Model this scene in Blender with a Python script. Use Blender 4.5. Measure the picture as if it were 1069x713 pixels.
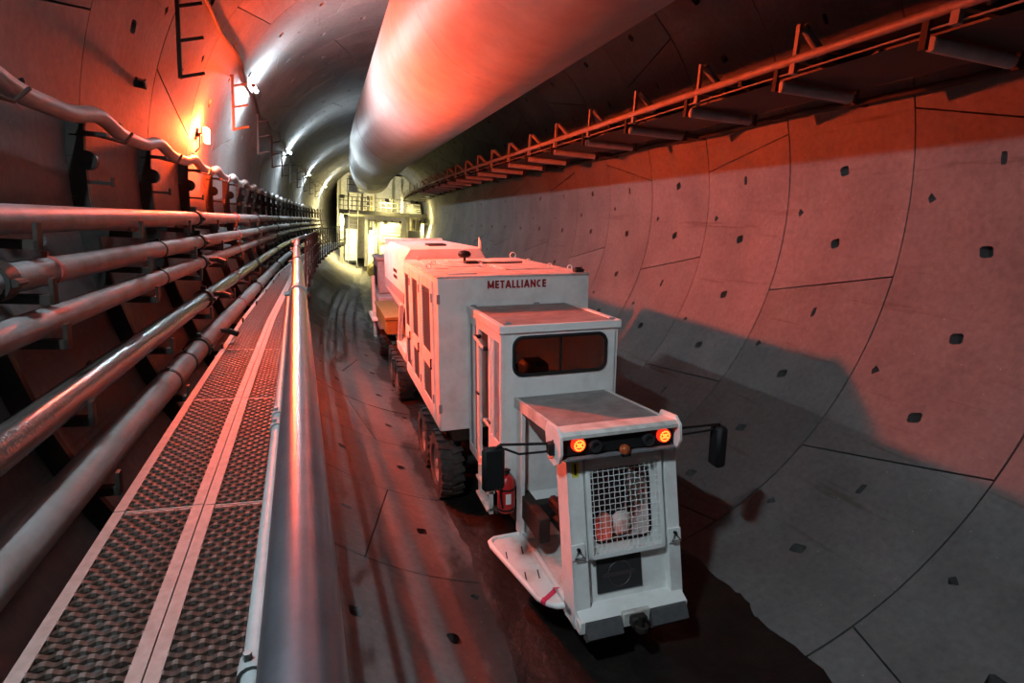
import bpy, bmesh, math, random
from mathutils import Vector, Matrix
random.seed(7)
for o in list(bpy.data.objects): bpy.data.objects.remove(o)
SC = bpy.context.scene
COL = SC.collection
rad = math.radians
# ------------------------------------------------------------------ camera, world, exposure
R = 4.35                       # inner radius of the tunnel, axis along +Y at x=0, z=R
cam = bpy.data.objects.new('camera', bpy.data.cameras.new('camera')); COL.objects.link(cam)
cr, cu, cf = Vector((.951, -.303, .061)), Vector((0, .199, .98)), Vector((.309, .932, -.189))
cf.normalize(); cr = cf.cross(cu).normalized(); cu = cr.cross(cf)
m = Matrix((cr, cu, -cf)).transposed().to_4x4(); m.translation = Vector((-2.431, 0, 3.947))
cam.matrix_world = m
cam.data.sensor_width = 36; cam.data.lens = 36 * 604.2 / 1069; cam.data.clip_start = .05
SC.camera = cam
w = bpy.data.worlds.new('world'); SC.world = w; w.use_nodes = True
w.node_tree.nodes['Background'].inputs[0].default_value = (0, 0, 0, 1)
w.node_tree.nodes['Background'].inputs[1].default_value = 0
SC.view_settings.view_transform = 'Standard'; SC.view_settings.look = 'None'
SC.view_settings.exposure = 0.0; SC.view_settings.gamma = 1; SC.view_settings.use_curve_mapping = False
WHITE_LAMP = 2400      # strength of the tunnel lamps
RED_LAMP = 8800       # strength of the red work lamp
GANTRY_LAMP = 7000

# ------------------------------------------------------------------ tunnel alignment
Y0, RC = 20.0, 300.0
def bend(p):
    x, y, z = p
    if y <= Y0: return Vector((x, y, z))
    t = (y - Y0) / RC
    return Vector((RC - (RC - x) * math.cos(t), Y0 + (RC - x) * math.sin(t), z))
def heading(y): return 0.0 if y <= Y0 else -(y - Y0) / RC
def lerp(x, xs, ys):
    if x <= xs[0]: return ys[0]
    for i in range(1, len(xs)):
        if x <= xs[i]: return ys[i-1] + (ys[i] - ys[i-1]) * (x - xs[i-1]) / (xs[i] - xs[i-1])
    return ys[-1]

# ------------------------------------------------------------------ materials
MATS = {}
def mat(name, col, rough=.6, metal=0., col2=None, scale=6., amt=.5, bump=0., bscale=40., emis=None, estr=0., spec=.5, detail=6):
    if name in MATS: return MATS[name]
    M = bpy.data.materials.new(name); M.use_nodes = True; MATS[name] = M
    n, l = M.node_tree.nodes, M.node_tree.links
    b = n['Principled BSDF']
    b.inputs['Base Color'].default_value = (*col, 1); b.inputs['Roughness'].default_value = rough
    b.inputs['Metallic'].default_value = metal; b.inputs['Specular IOR Level'].default_value = spec
    if emis: b.inputs['Emission Color'].default_value = (*emis, 1); b.inputs['Emission Strength'].default_value = estr
    if col2 or bump:
        tc = n.new('ShaderNodeTexCoord')
    if col2:
        nz = n.new('ShaderNodeTexNoise'); nz.inputs['Scale'].default_value = scale; nz.inputs['Detail'].default_value = detail; nz.inputs['Roughness'].default_value = .65
        rp = n.new('ShaderNodeValToRGB'); rp.color_ramp.elements[0].position = max(0, amt - .17); rp.color_ramp.elements[1].position = min(1, amt + .17)
        rp.color_ramp.elements[0].color = (*col, 1); rp.color_ramp.elements[1].color = (*col2, 1)
        l.new(tc.outputs['Object'], nz.inputs['Vector']); l.new(nz.outputs['Fac'], rp.inputs['Fac']); l.new(rp.outputs['Color'], b.inputs['Base Color'])
    if bump:
        nb = n.new('ShaderNodeTexNoise'); nb.inputs['Scale'].default_value = bscale; nb.inputs['Detail'].default_value = 8
        bp = n.new('ShaderNodeBump'); bp.inputs['Strength'].default_value = bump; bp.inputs['Distance'].default_value = .02
        l.new(tc.outputs['Object'], nb.inputs['Vector']); l.new(nb.outputs['Fac'], bp.inputs['Height']); l.new(bp.outputs['Normal'], b.inputs['Normal'])
    return M
def concrete():
    M = bpy.data.materials.new('concrete'); M.use_nodes = True
    n, l = M.node_tree.nodes, M.node_tree.links; b = n['Principled BSDF']
    tc = n.new('ShaderNodeTexCoord'); inf = n.new('ShaderNodeObjectInfo')
    def noise(s, d, scl=None):
        q = n.new('ShaderNodeTexNoise'); q.inputs['Scale'].default_value = s; q.inputs['Detail'].default_value = d; q.inputs['Roughness'].default_value = .6
        if scl:
            mp = n.new('ShaderNodeMapping'); mp.inputs['Scale'].default_value = scl
            l.new(tc.outputs['Object'], mp.inputs['Vector']); l.new(mp.outputs['Vector'], q.inputs['Vector'])
        else: l.new(tc.outputs['Object'], q.inputs['Vector'])
        return q
    def ramp(src, p0, p1, c0, c1):
        r = n.new('ShaderNodeValToRGB'); e = r.color_ramp.elements
        e[0].position, e[1].position = p0, p1; e[0].color, e[1].color = (*c0, 1), (*c1, 1)
        l.new(src, r.inputs['Fac']); return r.outputs['Color']
    def mix(mode, fac, a, bb):
        x = n.new('ShaderNodeMix'); x.data_type = 'RGBA'; x.blend_type = mode
        if isinstance(fac, float): x.inputs[0].default_value = fac
        else: l.new(fac, x.inputs[0])
        l.new(a, x.inputs[6])
        l.new(bb, x.inputs[7]); return x.outputs[2]
    base = ramp(noise(.9, 6).outputs['Fac'], .3, .72, (.105, .103, .102), (.165, .162, .160))
    fine = ramp(noise(14, 8).outputs['Fac'], .3, .7, (.8, .8, .8), (1.08, 1.08, 1.08))
    c = mix('MULTIPLY', 1.0, base, fine)
    # horizontal scrape / rust streaks left by formwork (long in y)
    st = ramp(noise(2.2, 5, (1, .16, 3.2)).outputs['Fac'], .62, .76, (1, 1, 1), (.62, .5, .42))
    c = mix('MULTIPLY', 1.0, c, st)
    # splashes of wet mud with their own outline along the invert
    sx = n.new('ShaderNodeSeparateXYZ'); l.new(tc.outputs['Object'], sx.inputs[0])
    mp = n.new('ShaderNodeMapRange'); mp.inputs[1].default_value = .1; mp.inputs[2].default_value = .32; mp.inputs[3].default_value = .22; mp.inputs[4].default_value = -.45
    l.new(sx.outputs['Z'], mp.inputs[0])
    ad = n.new('ShaderNodeMath'); ad.operation = 'ADD'; l.new(mp.outputs[0], ad.inputs[0]); l.new(noise(1.5, 7, (1, .45, 1)).outputs['Fac'], ad.inputs[1])
    mud = ramp(ad.outputs[0], .60, .72, (1, 1, 1), (.35, .33, .32))
    c = mix('MULTIPLY', 1.0, c, mud)
    # white specks of spilt grout
    vo = n.new('ShaderNodeTexVoronoi'); vo.inputs['Scale'].default_value = 7; l.new(tc.outputs['Object'], vo.inputs['Vector'])
    sp = ramp(vo.outputs['Distance'], .03, .05, (.5, .5, .5), (0, 0, 0))
    c = mix('ADD', .35, c, sp)
    # tone differs a little from segment to segment
    rv = n.new('ShaderNodeMapRange'); rv.inputs[3].default_value = .86; rv.inputs[4].default_value = 1.08; l.new(inf.outputs['Random'], rv.inputs[0])
    cmb = n.new('ShaderNodeCombineColor')
    for i in range(3): l.new(rv.outputs[0], cmb.inputs[i])
    c = mix('MULTIPLY', 1.0, c, cmb.outputs[0])
    l.new(c, b.inputs['Base Color'])
    b.inputs['Roughness'].default_value = .72; b.inputs['Specular IOR Level'].default_value = .2
    bp = n.new('ShaderNodeBump'); bp.inputs['Strength'].default_value = .12; bp.inputs['Distance'].default_value = .02
    l.new(noise(30, 8).outputs['Fac'], bp.inputs['Height']); l.new(bp.outputs['Normal'], b.inputs['Normal'])
    return M
CONC = concrete()
def glassmat():
    M = bpy.data.materials.new('window_glass'); M.use_nodes = True
    b = M.node_tree.nodes['Principled BSDF']
    b.inputs['Base Color'].default_value = (.55, .6, .58, 1); b.inputs['Roughness'].default_value = .04
    b.inputs['Transmission Weight'].default_value = 1.0; b.inputs['IOR'].default_value = 1.1; return M
GLASS = glassmat()
BLACK = mat('black_rubber', (.010, .010, .011), .6, bump=.2, spec=.25)
DARK = mat('dark_steel', (.018, .0175, .017), .6, .1, (.035, .026, .02), 8, spec=.25)
MUD = mat('wet_mud', (.007, .006, .0055), .5, 0, (.016, .013, .011), 3, spec=.2, bump=.9, bscale=9)
VWHITE = mat('vehicle_white_paint', (.80, .82, .80), .42, 0, (.60, .60, .57), 3.2, .62, .04, 30)
VDIRTY = mat('dusty_white_paint', (.66, .66, .63), .6, 0, (.33, .29, .25), 4.5, .6, .08, 60)
VROOF = mat('dusty_roof', (.20, .195, .19), .75, 0, (.33, .32, .31), 5, .55, .15, 60)
VGREY = mat('grey_paint', (.32, .35, .37), .5, 0, (.22, .23, .24), 5)
STEEL = mat('galvanised_rail', (.20, .22, .25), .30, .9, (.14, .155, .18), 9, .5, .03, 60)
CONDUIT = mat('grey_conduit', (.19, .205, .205), .5, 0, (.14, .15, .15), 12)
PIPEG = mat('grey_pipe', (.16, .162, .168), .55, 0, (.085, .078, .07), 5, .58, .1, 30)
PIPED = mat('dark_pipe', (.035, .032, .03), .25, .0, (.06, .05, .045), 7, .6, .12, 45)
PIPEB = mat('brown_pipe', (.16, .16, .162), .55, 0, (.09, .078, .068), 3, .58, .15, 25)
CLAMP = mat('clamp_red', (.30, .06, .05), .6)
CABLE = mat('grey_cable', (.20, .197, .194), .55, 0, (.27, .25, .24), 10)
GRATE = mat('rusty_grating', (.036, .029, .024), .5, .2, (.034, .02, .013), 6, .5, .1, 60)
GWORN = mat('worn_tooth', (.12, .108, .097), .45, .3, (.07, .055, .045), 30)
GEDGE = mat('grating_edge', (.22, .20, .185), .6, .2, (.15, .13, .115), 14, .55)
DUCT = mat('duct_fabric', (.33, .32, .30), .5, 0, (.25, .24, .225), 2.2, .52, .3, 9, spec=.3)
CSTEEL = mat('conveyor_steel', (.26, .255, .25), .55, .1, (.17, .155, .145), 7)
BELT = mat('conveyor_belt', (.015, .015, .015), .7)
YELLOW = mat('yellow_paint', (.24, .185, .04), .5, 0, (.15, .11, .03), 7)
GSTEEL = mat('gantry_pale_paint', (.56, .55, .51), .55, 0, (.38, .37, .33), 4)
GDARK = mat('gantry_dark', (.03, .034, .038), .55, .1, (.06, .055, .035), 5)
GGREEN = mat('gantry_olive', (.17, .18, .13), .6, 0, (.23, .22, .16), 4)
REDP = mat('red_paint', (.45, .02, .02), .35)
LETTER = mat('red_lettering', (.36, .015, .02), .5)
TAPE = mat('red_tape', (.62, .03, .09), .5)
AMBER = mat('amber_lens', (.35, .07, .02), .25)
YTAG = mat('yellow_tag', (.72, .62, .05), .5)
TYRE = mat('tyre_rubber', (.028, .024, .023), .75, 0, (.075, .06, .052), 8, .55, .1, 40)
RIM = mat('rim_paint', (.30, .26, .24), .6, 0, (.14, .11, .10), 9)
LOUV = mat('louvre_dark', (.028, .026, .025), .6)
PINKB = mat('salmon_box', (.62, .22, .16), .6)
LAMPW = mat('lamp_tube', (1, 1, 1), .4, emis=(.79, .95, 1.04), estr=WHITE_LAMP)
LAMPY = mat('lamp_warm', (1, 1, 1), .4, emis=(1.0, .83, .33), estr=GANTRY_LAMP)
LAMPR = mat('lamp_red', (1, .1, .05), .4, emis=(1.0, .075, .016), estr=RED_LAMP)
TAIL = mat('tail_led', (.5, .02, .01), .3, emis=(1.0, .03, .01), estr=1.1)
TAILHOT = mat('tail_led_hot', (1, .4, .1), .3, emis=(1.0, .30, .03), estr=2.2)
MIRROR = mat('mirror_glass', (.25, .27, .29), .05, 1.0)

# ------------------------------------------------------------------ mesh helpers
class MB:
    def __init__(s): s.v, s.f, s.m = [], [], []
    def add(s, vs, fs, mi=0):
        k = len(s.v); s.v += [Vector(p) for p in vs]; s.f += [tuple(i + k for i in f) for f in fs]; s.m += [mi] * len(fs); return s
    def box(s, x0, x1, y0, y1, z0, z1, b=0., mi=0):
        if x0 > x1: x0, x1 = x1, x0
        if y0 > y1: y0, y1 = y1, y0
        if z0 > z1: z0, z1 = z1, z0
        if b <= 0:
            vs = [(x, y, z) for x in (x0, x1) for y in (y0, y1) for z in (z0, z1)]
            return s.add(vs, [(0, 1, 3, 2), (4, 6, 7, 5), (0, 4, 5, 1), (2, 3, 7, 6), (0, 2, 6, 4), (1, 5, 7, 3)], mi)
        b = min(b, (x1 - x0) * .45, (y1 - y0) * .45, (z1 - z0) * .45)
        X, Y, Z = (x0, x1), (y0, y1), (z0, z1); vs, idx = [], {}
        for i in (0, 1):
            for j in (0, 1):
                for k in (0, 1):
                    sx, sy, sz = (1, -1)[i] * b, (1, -1)[j] * b, (1, -1)[k] * b
                    for a, p in enumerate(((X[i], Y[j] + sy, Z[k] + sz), (X[i] + sx, Y[j], Z[k] + sz), (X[i] + sx, Y[j] + sy, Z[k]))):
                        idx[(i, j, k, a)] = len(vs); vs.append(p)
        g = lambda i, j, k, a: idx[(i, j, k, a)]
        fs = []
        for i in (0, 1):
            q = [g(i, 0, 0, 0), g(i, 1, 0, 0), g(i, 1, 1, 0), g(i, 0, 1, 0)]; fs.append(q if i else q[::-1])
            q = [g(0, i, 0, 1), g(0, i, 1, 1), g(1, i, 1, 1), g(1, i, 0, 1)]; fs.append(q if i else q[::-1])
            q = [g(0, 0, i, 2), g(1, 0, i, 2), g(1, 1, i, 2), g(0, 1, i, 2)]; fs.append(q if i else q[::-1])
        for i in (0, 1):
            for j in (0, 1):
                q = [g(i, j, 0, 0), g(i, j, 1, 0), g(i, j, 1, 1), g(i, j, 0, 1)]; fs.append(q if (i + j) % 2 else q[::-1])
                q = [g(i, 0, j, 0), g(i, 1, j, 0), g(i, 1, j, 2), g(i, 0, j, 2)]; fs.append(q[::-1] if (i + j) % 2 else q)
                q = [g(0, i, j, 1), g(1, i, j, 1), g(1, i, j, 2), g(0, i, j, 2)]; fs.append(q if (i + j) % 2 else q[::-1])
                for k in (0, 1):
                    q = [g(i, j, k, 0), g(i, j, k, 1), g(i, j, k, 2)]; fs.append(q if (i + j + k) % 2 else q[::-1])
        return s.add(vs, fs, mi)
    def tube(s, pts, r, n=10, caps=True, mi=0, r2=None, closed=False):
        pts = [Vector(p) for p in pts]; N = len(pts); up = None; vs, fs = [], []
        for i, p in enumerate(pts):
            if closed: t = (pts[(i + 1) % N] - pts[i - 1]).normalized()
            else:
                t = Vector((0, 0, 0))
                if i > 0: t += (p - pts[i-1]).normalized()
                if i < N - 1: t += (pts[i+1] - p).normalized()
                t.normalize()
            if up is None:
                up = Vector((0, 0, 1)) if abs(t.z) < .9 else Vector((1, 0, 0))
            up = (up - t * up.dot(t)).normalized(); sd = t.cross(up)
            rr = r if r2 is None else r + (r2 - r) * i / (N - 1)
            for k in range(n):
                a = 2 * math.pi * k / n; vs.append(p + (up * math.cos(a) + sd * math.sin(a)) * rr)
        for i in range(N if closed else N - 1):
            for k in range(n):
                a, b = i * n + k, i * n + (k + 1) % n; c, d = ((i + 1) % N) * n + (k + 1) % n, ((i + 1) % N) * n + k
                fs.append((a, d, c, b))
        if caps and not closed: fs += [tuple(range(n)), tuple(range((N - 1) * n, N * n))[::-1]]
        return s.add(vs, fs, mi)
    def lathe(s, prof, o, axis='x', n=20, mi=0, a0=0):
        vs, fs = [], []; o = Vector(o); P = len(prof)
        for k in range(n):
            a = a0 + 2 * math.pi * k / n; c, q = math.cos(a), math.sin(a)
            for (h, r) in prof:
                vs.append(o + (Vector((h, r * c, r * q)) if axis == 'x' else Vector((r * q, h, r * c)) if axis == 'y' else Vector((r * c, r * q, h))))
        for k in range(n):
            for i in range(P - 1):
                fs.append((k * P + i, ((k + 1) % n) * P + i, ((k + 1) % n) * P + i + 1, k * P + i + 1))
        return s.add(vs, fs, mi)
    def prism(s, poly, axis, a, b, mi=0):
        def pt(u, v, h): return (h, u, v) if axis == 'x' else (u, h, v) if axis == 'y' else (u, v, h)
        n = len(poly); vs = [pt(u, v, a) for u, v in poly] + [pt(u, v, b) for u, v in poly]
        fs = [tuple(range(n))[::-1], tuple(range(n, 2 * n))] + [(i, (i + 1) % n, n + (i + 1) % n, n + i) for i in range(n)]
        return s.add(vs, fs, mi)
    def beam(s, p, q, w, h, mi=0, up=(0, 0, 1)):
        p, q = Vector(p), Vector(q); t = (q - p).normalized(); u = Vector(up)
        if abs(t.dot(u)) > .95: u = Vector((0, 1, 0))
        sd = t.cross(u).normalized(); u = sd.cross(t)
        vs = [e + sd * (a * w / 2) + u * (b * h / 2) for e in (p, q) for a, b in ((-1, -1), (1, -1), (1, 1), (-1, 1))]
        return s.add(vs, [(0, 3, 2, 1), (4, 5, 6, 7), (0, 1, 5, 4), (1, 2, 6, 5), (2, 3, 7, 6), (3, 0, 4, 7)], mi)
    def bent(s): s.v = [bend(p) for p in s.v]; return s
    def mesh(s, name, mats, off=Vector((0, 0, 0)), smooth=True, fix=True):
        me = bpy.data.meshes.new(name); me.from_pydata([tuple(p - off) for p in s.v], [], s.f)
        for M in (mats if isinstance(mats, (list, tuple)) else [mats]): me.materials.append(M)
        me.polygons.foreach_set('material_index', s.m)
        if fix:
            bm = bmesh.new(); bm.from_mesh(me); bmesh.ops.recalc_face_normals(bm, faces=bm.faces); bm.to_mesh(me); bm.free()
        if smooth: me.shade_smooth(); me.set_sharp_from_angle(angle=rad(38))
        me.update(); return me
def link(name, me, parent=None):
    o = bpy.data.objects.new(name, me); COL.objects.link(o)
    if parent: o.parent = parent
    return o
OFF = {}
def thing(name, label, cat, loc=(0, 0, 0), rot=(0, 0, 0), group=None, off=None):
    o = bpy.data.objects.new(name, None); COL.objects.link(o); o.empty_display_size = .2
    o.location = loc; o.rotation_euler = rot; o['label'] = label; o['category'] = cat
    if group: o['group'] = group
    OFF[o] = Vector(loc) if off is None else Vector(off); return o
def part(name, mb, M, parent, label=None, smooth=True):
    r = parent
    while r.parent: r = r.parent
    o = link(name, mb.mesh(name, M, OFF.get(r, Vector((0, 0, 0))), smooth), parent)
    if label: o['label'] = label
    return o
def solo(name, mb, M, label, cat, loc=(0, 0, 0), group=None):
    o = link(name, mb.mesh(name, M, Vector(loc))); o.location = loc; o['label'] = label; o['category'] = cat
    if group: o['group'] = group
    return o
def copy_tree(o, parent=None, label=None, loc=None, rot=None):
    c = o.copy(); COL.objects.link(c); c.parent = parent
    for ch in o.children: copy_tree(ch, c)
    if label: c['label'] = label
    if loc is not None: c.location = loc
    if rot is not None: c.rotation_euler = rot
    return c

# ================================================================== SETTING: segmental lining
S = .454876 * R; D0 = 1.24835 * R; SEG = 360 / 7
YB, YE = -4, 30                       # ring numbers built
def joint_y(v, x):                    # ring joints run slightly skew to the axis
    q = max(0, (1 - x / R) / 2)
    return D0 + S * v + .10 * R * q * q
lining = bpy.data.objects.new('wall_lining', None); COL.objects.link(lining); lining['kind'] = 'structure'
lining['label'] = 'ribbed cylindrical tunnel lining of grey precast concrete segments'
NA, NY = 24, 11
def segment(k, a0, a1, s0, s1):
    """one precast segment of ring k between angles a0<a1 (degrees), ends slanted by s0, s1"""
    vs, fs, sm = [], [], []
    g = .009; ga = math.degrees(g / R)
    def P(u, v, r):
        v2 = g / S + v * (1 - 2 * g / S)
        lo = a0 + ga + s0 * (v - .5); hi = a1 - ga + s1 * (v - .5)
        a = rad(lo + (hi - lo) * u); x, z = r * math.cos(a), r * math.sin(a)
        return bend((x, joint_y(k + v2, x), R + z))
    jr = random.uniform(-.003, .003)
    idx = {}
    for i in range(NA + 1):
        for j in range(NY + 1):
            idx[i, j] = len(vs); vs.append(P(i / NA, j / NY, R + jr))
    def q(a, b, c, d, s=True): fs.append((a, b, c, d)); sm.append(s)
    special = {}
    for n_, t in enumerate((2, 8, 14, 20)): special[NA - 1 - t, 5] = 'slot' if n_ == 0 else 'hole'
    for t in (5, 17): special[NA - 1 - t, 9] = 'pocket'
    for i in range(NA):
        for j in range(NY):
            c = (idx[i, j], idx[i + 1, j], idx[i + 1, j + 1], idx[i, j + 1])
            kind = special.get((i, j))
            if not kind: q(*c); continue
            if kind == 'hole': loop = [(.5 + .46 * math.cos(2 * math.pi * t / 16 + math.pi / 4), .5 + .46 * math.sin(2 * math.pi * t / 16 + math.pi / 4)) for t in range(16)]; dep = .22
            elif kind == 'slot': loop = [(.5 + .48 * math.copysign(abs(math.cos(b)) ** .6, math.cos(b)), .5 + .17 * math.copysign(abs(math.sin(b)) ** .8, math.sin(b))) for b in [2 * math.pi * t / 16 + math.pi / 4 for t in range(16)]]; dep = .16
            else:
                tri = [(.85, .62), (.5, .80), (.15, .62), (.5, .22)]   # triangular bolt pocket
                loop = []
                for e in range(4):
                    p0, p1 = tri[e], tri[(e + 1) % 4]
                    loop += [(p0[0] + (p1[0] - p0[0]) * h / 4, p0[1] + (p1[1] - p0[1]) * h / 4) for h in range(4)]
                dep = .13
            top = []
            for (pu, pv) in loop: top.append(len(vs)); vs.append(P((i + pu) / NA, (j + pv) / NY, R + jr))
            cs = [idx[i + 1, j + 1], idx[i, j + 1], idx[i, j], idx[i + 1, j]]     # corners in loop order (u+,v+) first
            for e in range(4):
                for h in range(4): fs.append((cs[e], top[(e * 4 + h + 1) % 16], top[e * 4 + h])); sm.append(True)
                fs.append((cs[e], cs[(e + 1) % 4], top[(e * 4 + 4) % 16])); sm.append(True)
            w0 = len(vs); vs += [vs[t].copy() for t in top]
            w1 = len(vs)
            for (pu, pv) in loop:
                pu2, pv2 = (.5 + (pu - .5) * .8, .5 + (pv - .5) * .8)
                vs.append(P((i + pu2) / NA, (j + pv2) / NY, R + dep))
            for t in range(16): q(w0 + t, w1 + t, w1 + (t + 1) % 16, w0 + (t + 1) % 16, False)
            fs.append(tuple(w1 + t for t in range(16))); sm.append(False)
    rim = [(i, 0) for i in range(NA)] + [(NA, j) for j in range(NY)] + [(i, NY) for i in range(NA, 0, -1)] + [(0, j) for j in range(NY, 0, -1)]
    b0 = len(vs)
    for (i, j) in rim: vs.append(vs[idx[i, j]].copy())
    for (i, j) in rim: vs.append(P(i / NA, j / NY, R + .06))
    n = len(rim)
    for t in range(n): q(b0 + t, b0 + n + t, b0 + n + (t + 1) % n, b0 + (t + 1) % n, False)
    me = bpy.data.meshes.new('concrete_segment'); me.from_pydata([tuple(p) for p in vs], [], fs); me.materials.append(CONC)
    me.polygons.foreach_set('use_smooth', sm); me.update()
    link('concrete_segment', me, lining)
for k in range(YB, YE):
    base = 14.0 if k % 2 else -11.7
    sl = [3.1 * (1 if (j + (k // 2)) % 2 else -1) for j in range(7)]
    sl[0] = (3.2 if k in (-1, 3) else -2.7) if k % 2 else -2.65
    if k % 2: sl[6] = -3.2 if k in (-1, 3) else -1.5
    for j in range(7):
        segment(k, base + SEG * (j - 1), base + SEG * j, 2 * sl[(j - 1) % 7], 2 * sl[j])
# dark grouted ground behind the joints
mb = MB(); ys = [D0 + S * YB - .3 + i * 1.0 for i in range(int((YE - YB) * S) + 3)]
vs, fs = [], []
for y in ys:
    for t in range(48):
        a = 2 * math.pi * t / 48; vs.append(bend(((R + .15) * math.cos(a), y, R + (R + .15) * math.sin(a))))
for i in range(len(ys) - 1):
    for t in range(48): fs.append((i * 48 + t, i * 48 + (t + 1) % 48, (i + 1) * 48 + (t + 1) % 48, (i + 1) * 48 + t))
mb.add(vs, fs); me = mb.mesh('joint_backing', mat('joint_dark', (.02, .02, .02), .9), fix=False); link('joint_backing', me, lining)
# far end left open; a pale backdrop panel is added with the gantry
# ------------------------------------------------------------------ mud in the invert
from mathutils import noise as NZ
mb = MB(); nx, ny = 44, 330; vs, fs = [], []
for j in range(ny + 1):
    y = 1.0 + j * .155
    for i in range(nx + 1):
        x = -1.6 + i * (3.7 / nx)
        n1 = NZ.noise((x * 1.3, y * .9, 0)) * .045 + NZ.noise((x * 4, y * 3.1, 3)) * .032 + NZ.noise((x * 9, y * 6, 5)) * .02
        rut = -.035 * math.exp(-((x + .98) / .17) ** 2) - .03 * math.exp(-((x - .9) / .2) ** 2)
        vs.append(bend((x, y, .085 + .105 * (x + .74) + n1 + rut)))
for j in range(ny):
    for i in range(nx): a = j * (nx + 1) + i; fs.append((a, a + 1, a + nx + 2, a + nx + 1))
mb.add(vs, fs); o = link('floor', mb.mesh('floor', MUD, fix=False)); o['kind'] = 'structure'; o['label'] = 'dark wet mud lying along the bottom of the tunnel'

# ================================================================== TUNNEL LAMPS
LY = [1.3, 13.24, 25.1, 37.0, 48.9]     # even 11.9 m row; the first one hangs above the frame
names = ['on the left wall above the near handrail, beyond the photographer', 'above the red-lit segments and the first ladder hanger',
         'second along the lit row beyond the red glow', 'third along the lit row beyond the red glow', 'fourth along the lit row, nearest the gantry', 'behind the gantry tower']
for i, y in enumerate(LY):
    a = rad(151.5); rr = R - .10; p = bend((rr * math.cos(a), y, R + rr * math.sin(a)))
    t = thing('tunnel_lamp' if i else 'tunnel_lamp_offscreen', 'white tube lamp on the wall ' + names[i] if i else 'white tube lamp high on the wall above the nearest pipes', 'lamp', p, (0, 0, heading(y)), 'white lamps along the wall', off=(0, 0, 0))
    ax = Vector((math.cos(a), 0, math.sin(a)))
    mb = MB(); mb.tube([(0, -.26, 0), (0, .26, 0)], .03, 10); part('tube' if i else 'tube_offscreen', mb, LAMPW, t)
    mb = MB()
    for s in (-1, 1): mb.tube([(0, s * .26, 0), (0, s * .32, 0)], .042, 12)
    part('end_cap', mb, DARK, t)
    mb = MB()
    for s in (-1, 1): mb.tube([Vector((0, s * .29, 0)), Vector((0, s * .29, 0)) + ax * .105], .012, 6)
    part('bracket', mb, DARK, t)
# supply cable looping from lamp to lamp
pts = []
for i in range(150):
    y = -6 + i * .46; ph = ((y - 1.3) / 11.9) % 1; a = rad(152.2 + 1.2 * math.sin(ph * 2 * math.pi) + .5 * math.sin(y * 2.1))
    rr = R - .03; pts.append(bend((rr * math.cos(a), y, R + rr * math.sin(a))))
mb = MB(); mb.tube(pts, .022, 6); solo('lighting_cable', mb, DARK, 'thin dark cable clipped along the wall from lamp to lamp', 'cable', tuple(pts[0]))

# ================================================================== RED WORK LAMP on the wall
rl = Vector((-4.11, 10.35, 5.08))
t = thing('red_work_lamp', 'glowing red work lamp on the left wall above the thick cable', 'lamp', rl, (0, 0, 0), off=(0, 0, 0))
mb = MB(); mb.box(-.06, -.015, -.11, .11, -.11, .11, .01); part('lens', mb, LAMPR, t)
mb = MB(); mb.box(-.09, -.06, -.10, .10, -.10, .10, .005); mb.beam((-.09, 0, 0), (-.24, 0, 0), .06, .06); part('housing', mb, DARK, t)
mb = MB(); mb.tube([(-.08, -.09, .0), (-.10, -.13, -.02), (-.12, -.13, -.20), (-.2, 0, -.26)], .01, 6); part('bracket', mb, DARK, t)

# ================================================================== LEFT WALL: supports, pipes, cable, hangers
def off(y): return lerp(y, [0, 2, 4.5, 9.4, 17.6], [.05, 0, -.08, -.19, -.23])
PIPES = [(-4.0, 3.84, .080, 0.0, PIPEG), (-3.95, 3.55, .080, 0.0, PIPEG), (-3.86, 3.30, .076, .35, PIPEG), (-3.76, 2.87, .092, .6, PIPED), (-3.69, 2.45, .105, .4, PIPEB)]
plab = ['topmost grey service pipe running along the left wall', 'second grey service pipe from the top on the wall brackets', 'third pale service pipe from the top on the wall brackets',
        'shiny dark steel pipe with a red sheen, fourth from the top', 'thick dusty brown pipe lying beside the walkway grating']
def pipe_x(i, y): x, z, r, kf, M = PIPES[i]; return x + off(y) * kf
# wall supports, one per ring
def support():
    t = thing('pipe_support', '', 'bracket', (0, 0, 0), off=(0, 0, 0), group='pipe supports along the left wall')
    mb = MB(); prev = None
    zs = [4.62, 4.3, 4.0, 3.6, 3.2, 2.8, 2.3, 1.9]
    for z0, z1 in zip(zs, zs[1:]):
        f = lambda z: -math.sqrt((R - .06) ** 2 - (z - R) ** 2)
        mb.beam((f(z0), 0, z0), (f(z1), 0, z1), .05, .12, up=(1, 0, 0))
    part('upright', mb, DARK, t)
    for i in range(5):
        x, z, r, kf, M = PIPES[i]; x += off(6) * kf; zz = z - r - .02
        xw = -math.sqrt((R - .03) ** 2 - (zz - R) ** 2)
        mb = MB(); mb.box(xw, x + r + .06, -.03, .03, zz - .05, zz); mb.box(x + r + .04, x + r + .06, -.03, .03, zz - .05, zz + .09); part('arm', mb, DARK, t)
    mb = MB(); xw = -math.sqrt((R - .03) ** 2 - (4.1 - R) ** 2); mb.box(xw, xw + .26, -.02, .02, 4.1, 4.125); mb.box(xw + .25, xw + .27, -.02, .02, 4.09, 4.16); part('spare_arm', mb, DARK, t)
    xw = -math.sqrt((R - .03) ** 2 - (4.52 - R) ** 2)
    mb = MB(); mb.tube([(xw + .03, 0, 4.5), (xw + .22, .02, 4.47), (xw + .30, .25, 4.46), (xw + .31, .42, 4.56)], .012, 6); mb.box(xw, xw + .25, -.05, .05, 4.47, 4.5); part('cable_saddle', mb, DARK, t)
    mb = MB(); mb.lathe([(-.03, 0), (-.03, .075), (.03, .075), (.03, 0)], (xw + .10, 0, 4.28), 'y', 14); part('junction_disc', mb, DARK, t)
    return t
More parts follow.
